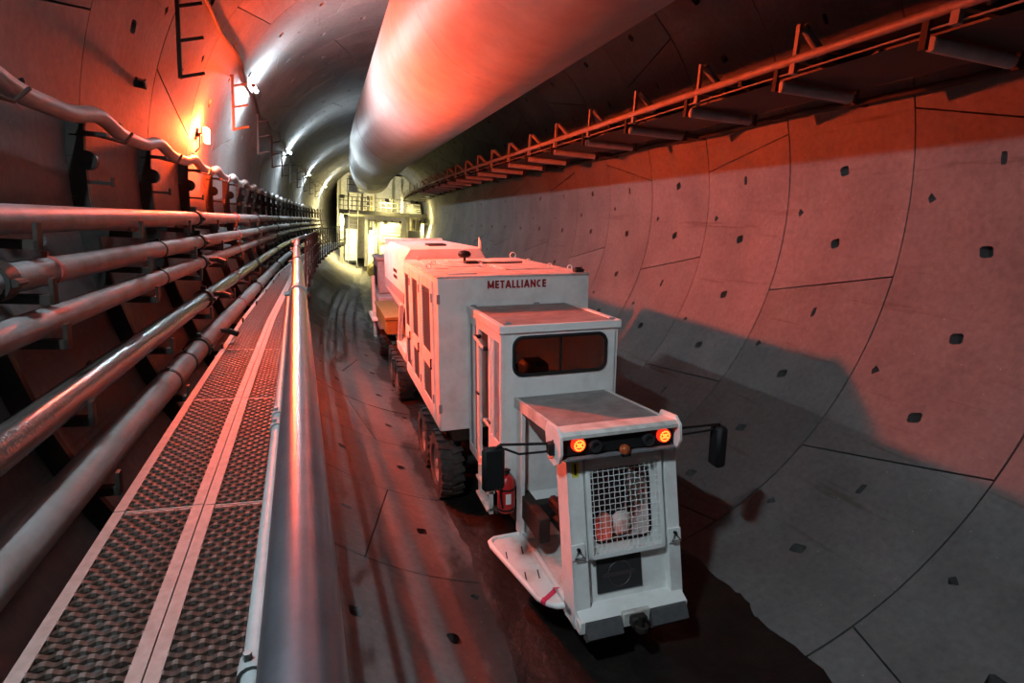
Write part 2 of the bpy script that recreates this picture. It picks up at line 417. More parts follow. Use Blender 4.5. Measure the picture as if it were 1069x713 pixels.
ORD = 'first second third fourth fifth sixth seventh eighth ninth tenth eleventh twelfth thirteenth fourteenth fifteenth sixteenth seventeenth eighteenth nineteenth twentieth twenty-first twenty-second'.split()
first = support(); SUPY = [3.72 + 1.87 * i for i in range(26)]
for i, y in enumerate(SUPY):
    lab = ['black wall bracket carrying the nearest end of the pipe stack', 'black wall bracket under the first hump of the thick cable', 'black wall bracket under the second hump of the thick cable', 'black wall bracket at the edge of the red glow', 'red-lit wall bracket under the red work lamp'][i] if i < 5 else ORD[i - 5] + ' dark wall bracket beyond the one under the red work lamp'
    q = first if i == 0 else copy_tree(first)
    q.location = bend((0, y, 0)); q.rotation_euler = (0, 0, heading(y)); q['label'] = lab
JOINTS = [(3.0, 8.4, 15.5, 22, 28, 34, 40), (3.4, 8.3, 15, 21, 27, 33, 39), (8.2, 14.6, 20.5, 26, 32, 38), (8.0, 14, 20, 26, 32), (7.0, 13, 19, 25, 31)]
BANDS = [(12, 18, 25), (4.0, 6.4, 11.7, 17), (6.2, 11.5, 17), (10.8, 16.5), (5.6, 6.3, 10.5, 16)]
for i in range(5):
    x, z, r, kf, M = PIPES[i]
    t = thing('service_pipe', plab[i], 'pipe', (x, 0, z), group=None)
    js = [-1.5] + list(JOINTS[i]) + [46]
    for a, b in zip(js, js[1:]):
        n = max(2, int((b - a) / .8)); mb = MB()
        mb.tube([bend((pipe_x(i, a + (b - a) * h / n), a + (b - a) * h / n, z)) for h in range(n + 1)], r, 20); part('pipe_length', mb, M, t)
    for y in JOINTS[i]:
        mb = MB(); mb.tube([bend((pipe_x(i, y), y + d, z)) for d in (-.06, .06)], r + .022, 20)
        for s in (-1, 1): mb.tube([bend((pipe_x(i, y) + s * (r + .03), y - .05, z)), bend((pipe_x(i, y) + s * (r + .03), y + .05, z))], .022, 8)
        c = bend((pipe_x(i, y), y, z + r + .02)); mb.box(c.x - .03, c.x + .03, c.y - .025, c.y + .025, c.z - .01, c.z + .045, .005)
        part('coupling', mb, DARK, t)
    for y in BANDS[i]:
        mb = MB(); mb.tube([bend((pipe_x(i, y), y + d, z)) for d in (-.022, .022)], r + .008, 20)
        c = bend((pipe_x(i, y), y, z + r)); mb.box(c.x - .015, c.x + .015, c.y - .015, c.y + .015, c.z, c.z + .03)
        part('band', mb, CLAMP if (y > 9 or (i == 1 and y < 5)) else DARK, t)
# valves on the couplings near the red light
for i, y in ((2, 8.45), (3, 8.3), (4, 7.9)):
    x, z, r = pipe_x(i, y), PIPES[i][1], PIPES[i][2]
    b = Vector((x + r * .7, y, z + r * .3)); mb = MB()
    mb.tube([b, b + Vector((.12, -.05, .01))], .028, 10); mb.tube([b + Vector((.12, -.05, .01)), b + Vector((.22, -.1, -.02))], .036, 10)
    q = solo('drain_valve', mb, DARK, ['small dark valve on the third pipe beside its coupling', 'dark branch valve on the shiny dark pipe', 'dark valve handle on the thick brown pipe'][i - 2], 'valve', tuple(b))
# thick armoured cable draped over the supports
pts = []
y = -1.5
while y < 46:
    ph = ((y - 3.72) / 1.87) % 1
    z = 4.595 + .038 * math.cos(2 * math.pi * (ph - .08)) + .012 * math.cos(4 * math.pi * (ph - .08))
    xx = -math.sqrt((R - .17) ** 2 - (z - R) ** 2)
    pts.append(bend((xx, y, z))); y += .14
mb = MB(); mb.tube(pts, .062, 12); solo('armoured_cable', mb, CABLE, 'thick pale grey cable draped in humps over the wall brackets', 'cable', tuple(pts[0]))
# cable ties at each support
tz = MB()
# ladder-shaped cable hangers
def hanger():
    t = thing('cable_hanger', '', 'hanger', group='ladder hangers on the left wall', off=(0, 0, 0))
    mb = MB(); xb = -3.90; mb.box(xb - .02, xb + .02, -.02, .02, 5.32, 6.22); part('bar', mb, DARK, t)
    for z in (5.34, 5.70, 6.04):
        mb = MB(); mb.tube([(xb, 0, z), (xb + .24, 0, z + .07)], .018, 6); part('arm', mb, DARK, t)
    mb = MB()
    for z in (6.2,): mb.beam((xb, 0, z), (-math.sqrt(R * R - (z - R) ** 2) - .02, 0, z), .03, .03)
    part('stay', mb, DARK, t); return t
h0 = hanger()
for i in range(10):
    y = 7.45 + 3.96 * i; q = h0 if i == 0 else copy_tree(h0)
    q.location = bend((0, y, 0)); q.rotation_euler = (0, 0, heading(y))
    q['label'] = ['black three-armed cable hanger on the dark red wall beside the slanting joint', 'red-lit three-armed cable hanger beside the brightest lamp', 'three-armed cable hanger just beyond the brightest lamp'][i] if i < 3 else ORD[i - 2] + ' three-armed cable hanger beyond the red-lit one at the brightest lamp'
# wall eye
t = thing('wall_anchor', 'small black anchor plug sticking out of the dark red wall', 'anchor', (-4.18, 7.2, 5.18), off=(0, 0, 0))
mb = MB(); mb.lathe([(-.12, 0), (-.12, .035), (.0, .05), (.015, .035), (.015, 0)], (0, 0, 0), 'x', 12); part('plug', mb, BLACK, t)
mb = MB(); mb.tube([(.0, -.03, .03), (-.01, -.11, .02), (-.03, -.17, .02)], .013, 6); mb.tube([(.01, .0, .045), (.01, -.08, 0), (.01, 0, -.045)], .009, 6); part('shackle', mb, BLACK, t)

# ================================================================== WALKWAY
WZ = 2.35
def wl(y): return lerp(y, [0, 2, 4.5, 9.4, 17.6, 24, 42], [-3.40, -3.45, -3.53, -3.64, -3.68, -3.5, -2.75])
PW = .43; PL = 2.06
walk = thing('walkway', 'perforated steel walkway grating along the left wall', 'walkway', (-3.02, 0, WZ))
def grating():
    mb = MB()                        # local: x 0..PW, y 0..PL
    e = .055
    x0, x1 = e - .004, PW - e + .004; pitch = .046; wav = .072; n = int((x1 - x0) / wav * 8)
    rows = int((PL - .03) / pitch)
    for j in range(rows):
        vs, fs = [], []
        for i in range(n + 1):
            x = x0 + (x1 - x0) * i / n; ph = 2 * math.pi * (x - x0) / wav + math.pi * (j % 2)
            y = .02 + (j + .5) * pitch + .0015 * math.sin(ph); z = .006 * math.cos(ph) - .002; hh = .5 + .5 * math.cos(ph)
            vs += [(x, y - .016, z - .016), (x, y - .014, z), (x, y + .006, z + .003), (x, y + .012, -.018)]
        for i in range(n):
            for k in range(3):
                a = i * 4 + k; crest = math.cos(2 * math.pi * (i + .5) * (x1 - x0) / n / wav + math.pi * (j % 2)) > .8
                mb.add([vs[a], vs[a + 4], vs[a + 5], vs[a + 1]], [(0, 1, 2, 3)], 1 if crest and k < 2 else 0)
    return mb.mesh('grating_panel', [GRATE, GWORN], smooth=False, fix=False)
def gframe():
    mb = MB(); e = .055
    for x0, x1 in ((.003, e), (PW - e, PW - .003)):
        mb.box(x0, x1, .004, PL - .004, -.004, .006); 
    mb.box(.003, .009, .004, PL - .004, -.06, .0); mb.box(PW - .009, PW - .003, .004, PL - .004, -.06, 0)
    mb.box(.003, PW - .003, .004, .02, -.04, -.006); mb.box(.003, PW - .003, PL - .02, PL - .004, -.04, -.006)
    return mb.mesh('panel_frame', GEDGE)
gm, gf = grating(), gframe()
for j in range(-1, 20):
    y = 1.25 + j * PL
    for s in (0, 1):
        a = bend((wl(y) + s * PW, y, WZ)); b = bend((wl(y + PL) + s * PW, y + PL, WZ))
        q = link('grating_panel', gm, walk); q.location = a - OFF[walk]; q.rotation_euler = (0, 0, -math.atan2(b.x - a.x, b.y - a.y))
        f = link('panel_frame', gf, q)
    mb = MB(); mb.beam(bend((wl(y) - .02, y, WZ - .1)), bend((wl(y) + 2 * PW + .08, y, WZ - .1)), .06, .1)
    mb.beam(bend((wl(y), y, WZ - .1)), bend((-math.sqrt(R * R - (1.7 - R) ** 2), y, 1.7)), .06, .06)
    part('cross_bearer', mb, DARK, walk)
# ------------------------------------------------------------------ handrail
rail = thing('handrail', 'round galvanised steel handrail along the walkway edge', 'handrail', (-2.45, .0, WZ))
RX = lambda y: lerp(y, [-1, .58, 2.8, 6.07, 9.5, 13.4], [-2.40, -2.452, -2.539, -2.676, -2.83, -2.985])
mb = MB(); pts = [Vector((RX(y), y, 3.45)) for y in [-1 + .6 * i for i in range(25)]]
mb.tube(pts, .048, 28); part('top_rail', mb, STEEL, rail)
mb = MB(); mb.tube([Vector((RX(13.4), 13.4, 3.45)), Vector((RX(13.4) + .02, 13.7, 3.47)), Vector((-2.9, 14.0, 3.5)), Vector((-2.84, 14.3, 3.5))], .034, 12); part('corner_bend', mb, STEEL, rail)
for z, rr in ((2.98, .022), (2.62, .022)):
    mb = MB(); mb.tube([Vector((RX(y), y, z)) for y in [-1 + .6 * i for i in range(25)]], rr, 12); part('mid_rail', mb, STEEL, rail)
for y in (-.6, 4.05, 7.0, 9.8, 12.4):
    mb = MB(); mb.tube([(RX(y), y, 2.2), (RX(y), y, 3.43)], .025, 12); part('post', mb, STEEL, rail)
    mb = MB(); mb.tube([(RX(y - .035), y - .035, 3.45), (RX(y + .035), y + .035, 3.45)], .058, 24); mb.tube([(RX(y) - .05, y, 3.45), (RX(y) - .085, y, 3.44)], .016, 8); mb.tube([(RX(y), y, 3.42), (RX(y), y, 3.34)], .036, 14)
    part('clamp', mb, CONDUIT, rail)
# conduit strapped to the inside
cond = thing('conduit', 'thin grey conduit strapped to the inner side of the handrail', 'conduit', (-2.52, 0, 3.1))
CXo = lambda y: RX(y) - .085
mb = MB(); mb.tube([Vector((CXo(y), y, 3.12)) for y in [-1 + .6 * i for i in range(14)]], .021, 14); part('tube', mb, CONDUIT, cond)
for y in (1.02, 2.35, 2.5):
    mb = MB(); mb.tube([(CXo(y), y - .022, 3.12), (CXo(y), y + .022, 3.12)], .028, 16); mb.tube([(CXo(y), y, 3.12), (RX(y), y, 3.12)], .012, 8); mb.tube([(CXo(y) - .01, y, 3.145), (CXo(y) - .01, y, 3.16)], .008, 6); part('strap', mb, CONDUIT, cond)
# far railing section, its backlit silhouette put into the dark colour
RX2 = lambda y: lerp(y, [14, 24, 42], [-2.84, -2.62, -1.75])
r2 = thing('railing', 'railing with upright posts, coloured as a dark backlit silhouette, on the far part of the walkway', 'railing', tuple(bend((-2.84, 14.2, WZ))))
def rp(y, z): return bend((RX2(y), y, z))
for z, rr in ((3.5, .025), (3.08, .02), (2.68, .02)):
    mb = MB(); mb.tube([rp(14.2 + i * .7, z) for i in range(40)], rr, 8); part('rail', mb, DARK, r2)
for i in range(20):
    y = 14.3 + i * 1.42; mb = MB(); mb.tube([rp(y, 2.25), rp(y, 3.5)], .026, 8); part('post', mb, DARK, r2)

# ================================================================== VENTILATION DUCT
duct = thing('ventilation_duct', 'large round ventilation duct hanging under the tunnel crown', 'duct', (-.14, 0, 7.17))
ends = [-4, 2, 8, 14, 20, 26, 32, 38, 44]
for a, b in zip(ends, ends[1:]):
    mb = MB(); n = 12; rows = []
    for h in range(n + 1):
        y = a + (b - a) * h / n; e = min(h, n - h) / n; r = 1.32
        rows.append([bend((-.14 + r * math.cos(2 * math.pi * k / 56), y, 7.17 + r * math.sin(2 * math.pi * k / 56))) for k in range(56)])
    vs = [p for rw in rows for p in rw]; fs = [(i * 56 + k, i * 56 + (k + 1) % 56, (i + 1) * 56 + (k + 1) % 56, (i + 1) * 56 + k) for i in range(n) for k in range(56)]
    mb.add(vs, fs); part('duct_length', mb, DUCT, duct)
    if b < 44:
        mb = MB(); mb.tube([bend((-.14 + 1.318 * math.cos(2 * math.pi * k / 48), b, 7.17 + 1.318 * math.sin(2 * math.pi * k / 48))) for k in range(48)], .006 if b < 20 else .014, 6, closed=True); part('seam_band', mb, DUCT, duct)
mb = MB(); y = 44
vs = [bend((-.14 + r * math.cos(2 * math.pi * k / 40), y, 7.17 + r * math.sin(2 * math.pi * k / 40))) for r in (1.31, .9) for k in range(40)]
mb.add(vs, [(k, (k + 1) % 40, 40 + (k + 1) % 40, 40 + k) for k in range(40)]); part('end_collar', mb, VGREY, duct)
for y in range(-2, 44, 4):
    mb = MB(); mb.tube([bend((-.14, y, 8.48)), bend((-.14, y, 8.72))], .02, 6); part('hanger', mb, DARK, duct)

# ================================================================== BELT CONVEYOR on the right
conv = thing('belt_conveyor', 'steel belt conveyor with red-lit stringer rail under the right shoulder of the tunnel', 'conveyor', (2.8, 3.6, 5.85))
CX0, CX1, CZ0 = 2.20, 3.36, 5.85
for nm, x, rr in (('near', CX0, .042), ('far', CX1, .042)):
    mb = MB(); mb.tube([bend((x, -1 + i * .9, CZ0)) for i in range(58)], rr, 12); part('stringer', mb, CSTEEL, conv)
mb = MB(); mb.tube([bend((CX0 + .03, -1 + i * .9, CZ0 - .11)) for i in range(58)], .010, 6); part('pull_cord', mb, CSTEEL, conv)
CY = [1.95 + 1.665 * i for i in range(29)]
for i, y in enumerate(CY):
    fr = MB()
    fr.box(CX0 - .02, CX0 + .04, y - .035, y + .035, CZ0 - .14, CZ0 + .02)
    fr.box(CX0 - .01, CX0 + .03, y - .025, y + .025, CZ0, CZ0 + .34)
    fr.box(CX1 - .03, CX1 + .01, y - .025, y + .025, CZ0, CZ0 + .34)
    fr.box(CX0, CX1, y - .03, y + .03, CZ0 - .02, CZ0 + .03)
    fr.v = [bend(p) for p in fr.v]; f = part('idler_frame', fr, CSTEEL, conv)
    if y < 32:
        for (xa, za, xb, zb) in ((CX0 + .06, CZ0 + .33, CX0 + .36, CZ0 + .09), (CX0 + .40, CZ0 + .08, CX1 - .40, CZ0 + .08), (CX1 - .36, CZ0 + .09, CX1 - .06, CZ0 + .33)):
            q = MB(); q.tube([bend((xa, y, za)), bend((xb, y, zb))], .045, 10); part('idler_roller', q, CSTEEL if xa < 2.3 else DARK, f)
        q = MB(); q.tube([bend((CX0 + .1, y + .25, CZ0 - .2)), bend((CX1 - .1, y + .25, CZ0 - .2))], .06, 12); part('return_roller', q, VGREY, f)
        for xx in (CX0 + .02, CX1 - .02):
            q = MB(); q.box(xx - .02, xx + .02, y + .22, y + .28, CZ0 - .26, CZ0); q.v = [bend(p) for p in q.v]; part('roller_bracket', q, DARK, f)
mb = MB(); n = 60; prof = [(CX0 + .30, CZ0 + .16), (CX0 + .40, CZ0 + .135), (CX1 - .38, CZ0 + .135), (CX1 - .2, CZ0 + .27)]
vs = [bend((x, -1 + h * .87, z)) for h in range(n) for (x, z) in prof]; fs = [(h * 4 + k, h * 4 + k + 1, h * 4 + k + 5, h * 4 + k + 4) for h in range(n - 1) for k in range(3)]
mb.add(vs, fs); part('carrying_belt', mb, BELT, conv)
mb = MB(); vs = [bend((x, -1 + h * .87, CZ0 - .135)) for h in range(n) for x in (CX0 + .12, CX1 - .12)]; mb.add(vs, [(h * 2, h * 2 + 1, h * 2 + 3, h * 2 + 2) for h in range(n - 1)]); part('return_belt', mb, BELT, conv)
for y in CY[::2]:
    mb = MB(); mb.beam(bend((CX0 - .02, y + .8, CZ0 - .06)), bend((4.14, y + .8, CZ0 - .06)), .06, .08)
    part('wall_bracket', mb, DARK, conv)
# pipe on the wall behind the conveyor
mb = MB(); mb.tube([bend((3.98, -1 + i, 5.80 + .02 * math.sin(i * 1.7))) for i in range(50)], .045, 10); o = solo('wall_cable', mb, DARK, 'dark cable bundle fixed to the right wall behind the conveyor', 'cable', (3.98, -1, 5.8))

# ================================================================== SERVICE VEHICLE (own frame, rolled with the invert)
ROLL = rad(3.5)
def vi(p):
    x, y, z = p; z -= R; c, s = math.cos(ROLL), math.sin(ROLL); return Vector((x * c - z * s, y, x * s + z * c + R))
VB = Vector((-.07, 9, .08))
def vthing(name, label, cat, base): return thing(name, label, cat, vi(base), (0, -ROLL, 0), off=base)
V = vthing('service_vehicle', 'white multi-service tunnel vehicle with cab in front of a long box body', 'vehicle', VB)
# --- chassis
mb = MB()
for x in (-.5, .36): mb.box(x - .06, x + .06, 5.0, 18.6, .85, 1.12, .01)
for y in (5.4, 7.0, 8.5, 10.4, 11.8, 13.4, 15.5, 18): mb.box(-.5, .36, y - .06, y + .06, .88, 1.1)
part('chassis', mb, DARK, V)
# --- wheels
def wheel_meshes():
    t = MB(); ro, wd = .50, .17
    t.lathe([(-wd * .8, .27), (-wd, .30), (-wd, .42), (-wd * .86, .47), (-wd * .5, .485), (wd * .5, .485), (wd * .86, .47), (wd, .42), (wd, .30), (wd * .8, .27)], (0, 0, 0), 'x', 36)
    for k in range(22):
        a = 2 * math.pi * k / 22
        for s in (-1, 1):
            aa = a + (.0 if s < 0 else math.pi / 22); d = Vector((0, math.cos(aa), math.sin(aa))); tt = Vector((0, -math.sin(aa), math.cos(aa)))
            t.beam(d * .487 + Vector((s * .01, 0, 0)) + tt * .02, d * .480 + Vector((s * wd * .97, 0, 0)) - tt * .02, .07, .045, up=d)
    r = MB(); r.lathe([(-.12, .27), (-.14, .285), (-.10, .25), (-.02, .22), (-.01, .13), (-.09, .12), (-.10, .07), (-.15, .065), (-.16, 0)], (0, 0, 0), 'x', 28)
    r.lathe([(.12, .27), (.02, .25), (.02, 0)], (0, 0, 0), 'x', 20)
    b = MB()
    for k in range(8):
        a = 2 * math.pi * k / 8; b.lathe([(-.045, .014), (-.045, 0)], (-.0, .175 * math.cos(a), .175 * math.sin(a)), 'x', 6); b.tube([(-.045, .175 * math.cos(a), .175 * math.sin(a)), (-.01, .175 * math.cos(a), .175 * math.sin(a))], .014, 6)
    return t.mesh('tyre', TYRE), r.mesh('rim', RIM), b.mesh('wheel_nuts', DARK)
tm, rm, nm_ = wheel_meshes()
for y in (7.85, 9.0, 12.7, 13.85, 17.2):
    for sx in (-1, 1):
        wq = link('wheel', tm, V); wq.location = Vector((-.955 if sx < 0 else .815, y, .60 if sx < 0 else .575)) - VB
        if sx > 0: wq.rotation_euler = (0, 0, math.pi)
        link('rim', rm, wq); link('wheel_nuts', nm_, wq)
for y in (7.85, 9.0, 12.7, 13.85, 17.2):
    mb = MB(); mb.tube([(-.9, y, .6), (.76, y, .58)], .085, 10); mb.lathe([(-.2, 0), (-.2, .12), (-.1, .19), (.1, .19), (.2, .12), (.2, 0)], (-.07, y, .6), 'x', 14); part('axle', mb, DARK, V)
# --- body box
mb = MB(); mb.box(-1.13, .99, 7.3, 10.55, 1.29, 3.345, .012); bd = part('body_box', mb, VWHITE, V)
mb = MB(); mb.box(-.95, .8, 7.34, 10.5, 1.12, 1.29); part('body_underframe', mb, DARK, V)
mb = MB(); mb.box(-1.138, .998, 7.29, 10.56, 3.345, 3.372, .008); rf = part('body_roof', mb, VDIRTY, V)
for (x0, x1, y0, y1) in ((-.95, -.55, 7.5, 7.62), (-.7, -.1, 8.7, 9.6), (0, .75, 8.0, 9.3), (-.5, .1, 9.75, 10.3), (.25, .8, 9.6, 10.3), (-.95, -.75, 8.4, 9.9)):
    mb = MB(); mb.box(x0, x1, y0, y1, 3.37, 3.388, .006); part('roof_panel', mb, VDIRTY, rf)
for (x, y) in ((-1.03, 8.49), (-.84, 9.2), (-.24, 8.5), (.74, 9.16), (.74, 8.17), (.90, 7.78), (.87, 10.4), (-.9, 10.3)):
    mb = MB(); rr = .035 if y < 10.35 else .055
    mb.tube([(x + rr * math.cos(a), y, 3.372 + rr + rr * math.sin(a)) for a in [2 * math.pi * k / 14 for k in range(14)]], .009, 6, closed=True); mb.box(x - .025, x + .025, y - .02, y + .02, 3.37, 3.385); part('lifting_eye', mb, VWHITE, rf)
mb = MB(); mb.tube([(-.26, 9.5, 3.37), (-.26, 9.5, 3.47)], .022, 10); mb.lathe([(.06, .02), (.065, .07), (.09, .105), (.13, .11), (.165, .08), (.18, 0)], (-.26, 9.5, 3.40), 'z', 16); part('exhaust_cap', mb, BLACK, rf)
mb = MB(); mb.box(-.34, -.14, 9.05, 9.25, 3.38, 3.43, .01); mb.tube([(-.14, 9.1, 3.4), (.3, 9.0, 3.4), (.6, 9.05, 3.395)], .014, 6); part('cable_box', mb, DARK, rf)
mb = MB(); mb.box(.82, .95, 7.38, 7.5, 3.37, 3.42, .01); mb.tube([(.84, 7.44, 3.42), (.93, 7.44, 3.42)], .02, 8); part('roof_latch', mb, DARK, rf)
# side doors with louvres, on both flanks
for side in (-1, 1):
    xf = -1.13 if side < 0 else .99
    for (y0, y1, l0, l1) in ((7.60, 8.66, 7.80, 8.46), (8.72, 9.66, 8.93, 9.50), (9.72, 10.48, 9.90, 10.36)):
        mb = MB(); a, b = (xf - .02, xf) if side < 0 else (xf, xf + .02)
        for (ya, yb, za, zb) in ((y0, l0, 1.36, 3.28), (l1, y1, 1.36, 3.28), (l0, l1, 3.16, 3.28), (l0, l1, 2.03, 2.24), (l0, l1, 1.36, 1.54)): mb.box(a, b, ya, yb, za, zb)
        d = part('side_door', mb, VWHITE, V)
        for (za, zb) in ((2.24, 3.16), (1.54, 2.03)):
            mb = MB(); xo = xf - .012 if side < 0 else xf + .012; n = int((zb - za) / .042)
            mb.box(xf - .003, xf + .003, l0, l1, za, zb)
            for h in range(n): zc = za + (h + .5) * (zb - za) / n; mb.beam((xo, l0, zc), (xo, l1, zc), .004, .024, up=(.5 * side, 0, 1))
            part('louvre_panel', mb, LOUV, d)
        mb = MB(); mb.tube([(xf + side * .035, l0 - .07, 2.05), (xf + side * .035, l0 - .07, 2.2)], .011, 6)
        for zz in (2.06, 2.19): mb.tube([(xf, l0 - .07, zz), (xf + side * .04, l0 - .07, zz)], .009, 6)
        part('door_handle', mb, DARK, d)
        mb = MB()
        for zz in (1.6, 3.0): mb.tube([(xf + side * .026, y0 + .02, zz), (xf + side * .026, y0 + .02, zz + .12)], .014, 8)
        part('hinge', mb, VGREY, d)
for z in (1.55, 3.02): mb = MB(); mb.box(-1.145, -1.10, 7.285, 7.30, z, z + .12, .004); part('corner_hinge', mb, VGREY, V)
def lettering(txt, h, M, name, parent, loc, rotm, ext=.003, wscale=1.0, bold=.0):
    cu_ = bpy.data.curves.new(name, 'FONT'); cu_.body = txt; cu_.size = h; cu_.extrude = ext; cu_.offset = bold; cu_.align_x = 'CENTER'; cu_.align_y = 'CENTER'
    tmp = bpy.data.objects.new('tmp', cu_); COL.objects.link(tmp); bpy.context.view_layer.update()
    me = bpy.data.meshes.new_from_object(tmp.evaluated_get(bpy.context.evaluated_depsgraph_get())); bpy.data.objects.remove(tmp)
    me.transform(Matrix.Translation(Vector(loc)) @ rotm @ Matrix.Diagonal((wscale, 1, 1, 1))); me.materials.clear(); me.materials.append(M); me.name = name
    return link(name, me, parent)
RF = Matrix.Rotation(math.pi / 2, 4, 'X')
def strokes(txt, x0, x1, zc, h, y, M, parent):
    W_ = {'M': 1.25, 'E': .72, 'T': .82, 'A': 1.05, 'L': .68, 'I': .34, 'N': 1.0, 'C': .92}
    gap = .2; tot = sum(W_[c] for c in txt) + gap * (len(txt) - 1); u = (x1 - x0) / tot; cx = x0; t = h * .21; mb = MB()
    def ln(*p):
        for (ax, az), (bx, bz) in zip(p, p[1:]):
            ax_, bx_ = cx + ax * u, cx + bx * u; az_, bz_ = zc - h / 2 + az * h, zc - h / 2 + bz * h
            mb.beam((ax_, y, az_), (bx_, y, bz_), t, .008, up=(0, -1, 0))
    for c in txt:
        w_ = W_[c]; e = t / u / 2; q = .105
        if c == 'M': ln((e, 0), (e * 1.25, 1)); ln((e, 1 - q), (w_ / 2, .12), (w_ - e, 1 - q)); ln((w_ - e, 0), (w_ - e * 1.25, 1))
        elif c == 'E': ln((e, 0), (e, 1)); [ln((0, z), (w_, z)) for z in (q, .5, 1 - q)]
        elif c == 'T': ln((w_ / 2, 0), (w_ / 2, 1)); ln((0, 1 - q), (w_, 1 - q))
        elif c == 'A': ln((e * .6, 0), (w_ / 2, 1), (w_ - e * .6, 0)); ln((w_ * .22, .3), (w_ * .78, .3))
        elif c == 'L': ln((e, 0), (e, 1)); ln((0, q), (w_, q))
        elif c == 'I': ln((w_ / 2, 0), (w_ / 2, 1))
        elif c == 'N': ln((e, 0), (e, 1)); ln((e, 1 - q), (w_ - e, q)); ln((w_ - e, 0), (w_ - e, 1))
        elif c == 'C': ln(*[(w_ * .54 + (w_ * .54 - e) * math.cos(a_), .5 + (.5 - q) * math.sin(a_)) for a_ in [rad(50 + 260 * k_ / 10) for k_ in range(11)]])
        cx += (w_ + gap) * u
    return part('lettering', mb, M, parent, smooth=False)
strokes('METALLIANCE', -.466, .352, 3.25, .105, 7.297, LETTER, bd)
# --- tank behind the body
mb = MB(); prof = [(-.75, 1.85), (-1.13, 2.50), (-1.13, 3.40), (-1.02, 3.57), (.30, 3.57), (.42, 3.40), (.42, 2.5), (.1, 1.85)]
def loft(mb, secs):
    n = len(secs[0]); vs = [p for s_ in secs for p in s_]; fs = [(i * n + k, i * n + (k + 1) % n, (i + 1) * n + (k + 1) % n, (i + 1) * n + k) for i in range(len(secs) - 1) for k in range(n)]
    fs += [tuple(range(n)), tuple(range((len(secs) - 1) * n, len(secs) * n))]; mb.add(vs, fs)
def sec(y, sc, dz=0): return [(-.355 + (x + .355) * sc, y, 2.7 + (z - 2.7) * sc + dz) for x, z in prof]
loft(mb, [sec(10.62, .97), sec(10.68, 1), sec(14.2, 1), sec(14.55, .965), sec(14.75, .88)]); tk = part('tank', mb, VWHITE, V)
mb = MB(); mb.box(-1.142, -1.12, 10.7, 14.25, 2.55, 2.74); part('tank_band', mb, VGREY, tk)
mb = MB(); mb.box(-1.0, .3, 14.3, 14.5, 3.52, 3.62, .01); mb.box(-1.08, -1.02, 13.9, 14.6, 3.5, 3.63, .01); part('tank_rim', mb, VDIRTY, tk)
mb = MB(); mb.box(-.55, -.2, 11.3, 11.75, 3.57, 3.61, .01); part('tank_hatch', mb, DARK, tk)
mb = MB(); mb.tube([(.33, 10.75, 3.5), (.33, 10.75, 3.68)], .03, 8); mb.tube([(.33, 10.75, 3.68), (.31, 10.75, 3.76)], .03, 8, r2=.005); part('tank_vent', mb, VWHITE, tk)
mb = MB()
for r_ in range(2):
    for k in range(7): mb.box(-1.136, -1.128, 11.72 + k * .09, 11.72 + k * .09 + (.05 if (k + r_) % 3 else .07), 3.02 - r_ * .12, 3.09 - r_ * .12)
part('tank_marking', mb, DARK, tk)
# hoses and orange frame under the tank
mb = MB()
for k in range(4): mb.tube([(-1.0 - .02 * k, 10.7 + .12 * k, 2.45), (-1.08, 10.9 + .1 * k, 2.15), (-1.02, 10.8 + .15 * k, 1.75), (-.9, 10.75 + .1 * k, 1.4)], .026, 8)
part('hoses', mb, BLACK, V)
mb = MB(); mb.box(-1.15, -.75, 10.65, 12.0, 1.45, 1.62, .01); mb.beam((-1.1, 11.95, 1.55), (-1.1, 11.4, 2.45), .08, .08); mb.box(-.9, .7, 10.7, 14.6, 1.14, 1.46); part('tank_cradle', mb, VDIRTY, V)
mb = MB(); mb.box(-1.28, -.85, 12.9, 15.6, 1.55, 1.88, .02); tb = part('tool_box', mb, YELLOW, V); mb = MB(); mb.box(-1.30, -.84, 12.88, 15.62, 1.88, 1.95, .01); part('lid', mb, YELLOW, tb)
mb = MB(); mb.tube([(-1.22, 16.9, .75), (-1.22, 16.9, 2.5)], .05, 8); part('marker_pole', mb, VDIRTY, V)
mb = MB(); mb.box(-1.18, .8, 15.9, 18.4, 1.12, 2.0, .02); mb.box(-1.1, .7, 16.6, 18.2, 2.0, 2.98, .05); rc = part('rear_cab', mb, VGREY, V)
mb = MB(); mb.box(-1.14, .74, 16.55, 18.25, 2.95, 3.03, .015); part('rear_cab_roof', mb, VGREY, rc)
mb = MB(); mb.box(-1.115, -1.1, 16.9, 17.9, 2.2, 2.75); part('rear_window', mb, BLACK, rc)
mb = MB(); mb.box(-1.32, -.8, 16.5, 18.0, 1.25, 1.33, .01); part('rear_fender', mb, VWHITE, rc)
# --- cabin
CXL, CXR, CYF, CYR, CT, CBZ = -.72, .66, 5.80, 7.30, 2.94, 1.06
mb = MB(); mb.box(CXL - .01, CXR + .01, CYF - .015, CYR, CT, CT + .03, .006); cr_ = part('cabin_roof', mb, VROOF, V)
mb = MB()
mb.box(CXL - .03, CXL + .035, CYF - .02, CYR, CT - .05, CT + .045, .006); mb.box(CXR - .035, CXR + .03, CYF - .02, CYR, CT - .05, CT + .045, .006); mb.box(CXL - .03, CXR + .03, CYF - .03, CYF + .02, CT - .045, CT + .04, .006)
part('roof_edge', mb, VWHITE, cr_)
for x, y in ((CXL + .1, CYF + .12), (CXR - .05, CYF + .06), (.2, CYR - .06), (CXL + .05, CYR - .06)):
    mb = MB(); mb.box(x - .04, x + .04, y - .02, y + .02, CT + .03, CT + .05); mb.tube([(x - .03, y, CT + .05), (x + .03, y, CT + .05)], .012, 6); part('roof_lug', mb, VGREY, cr_)
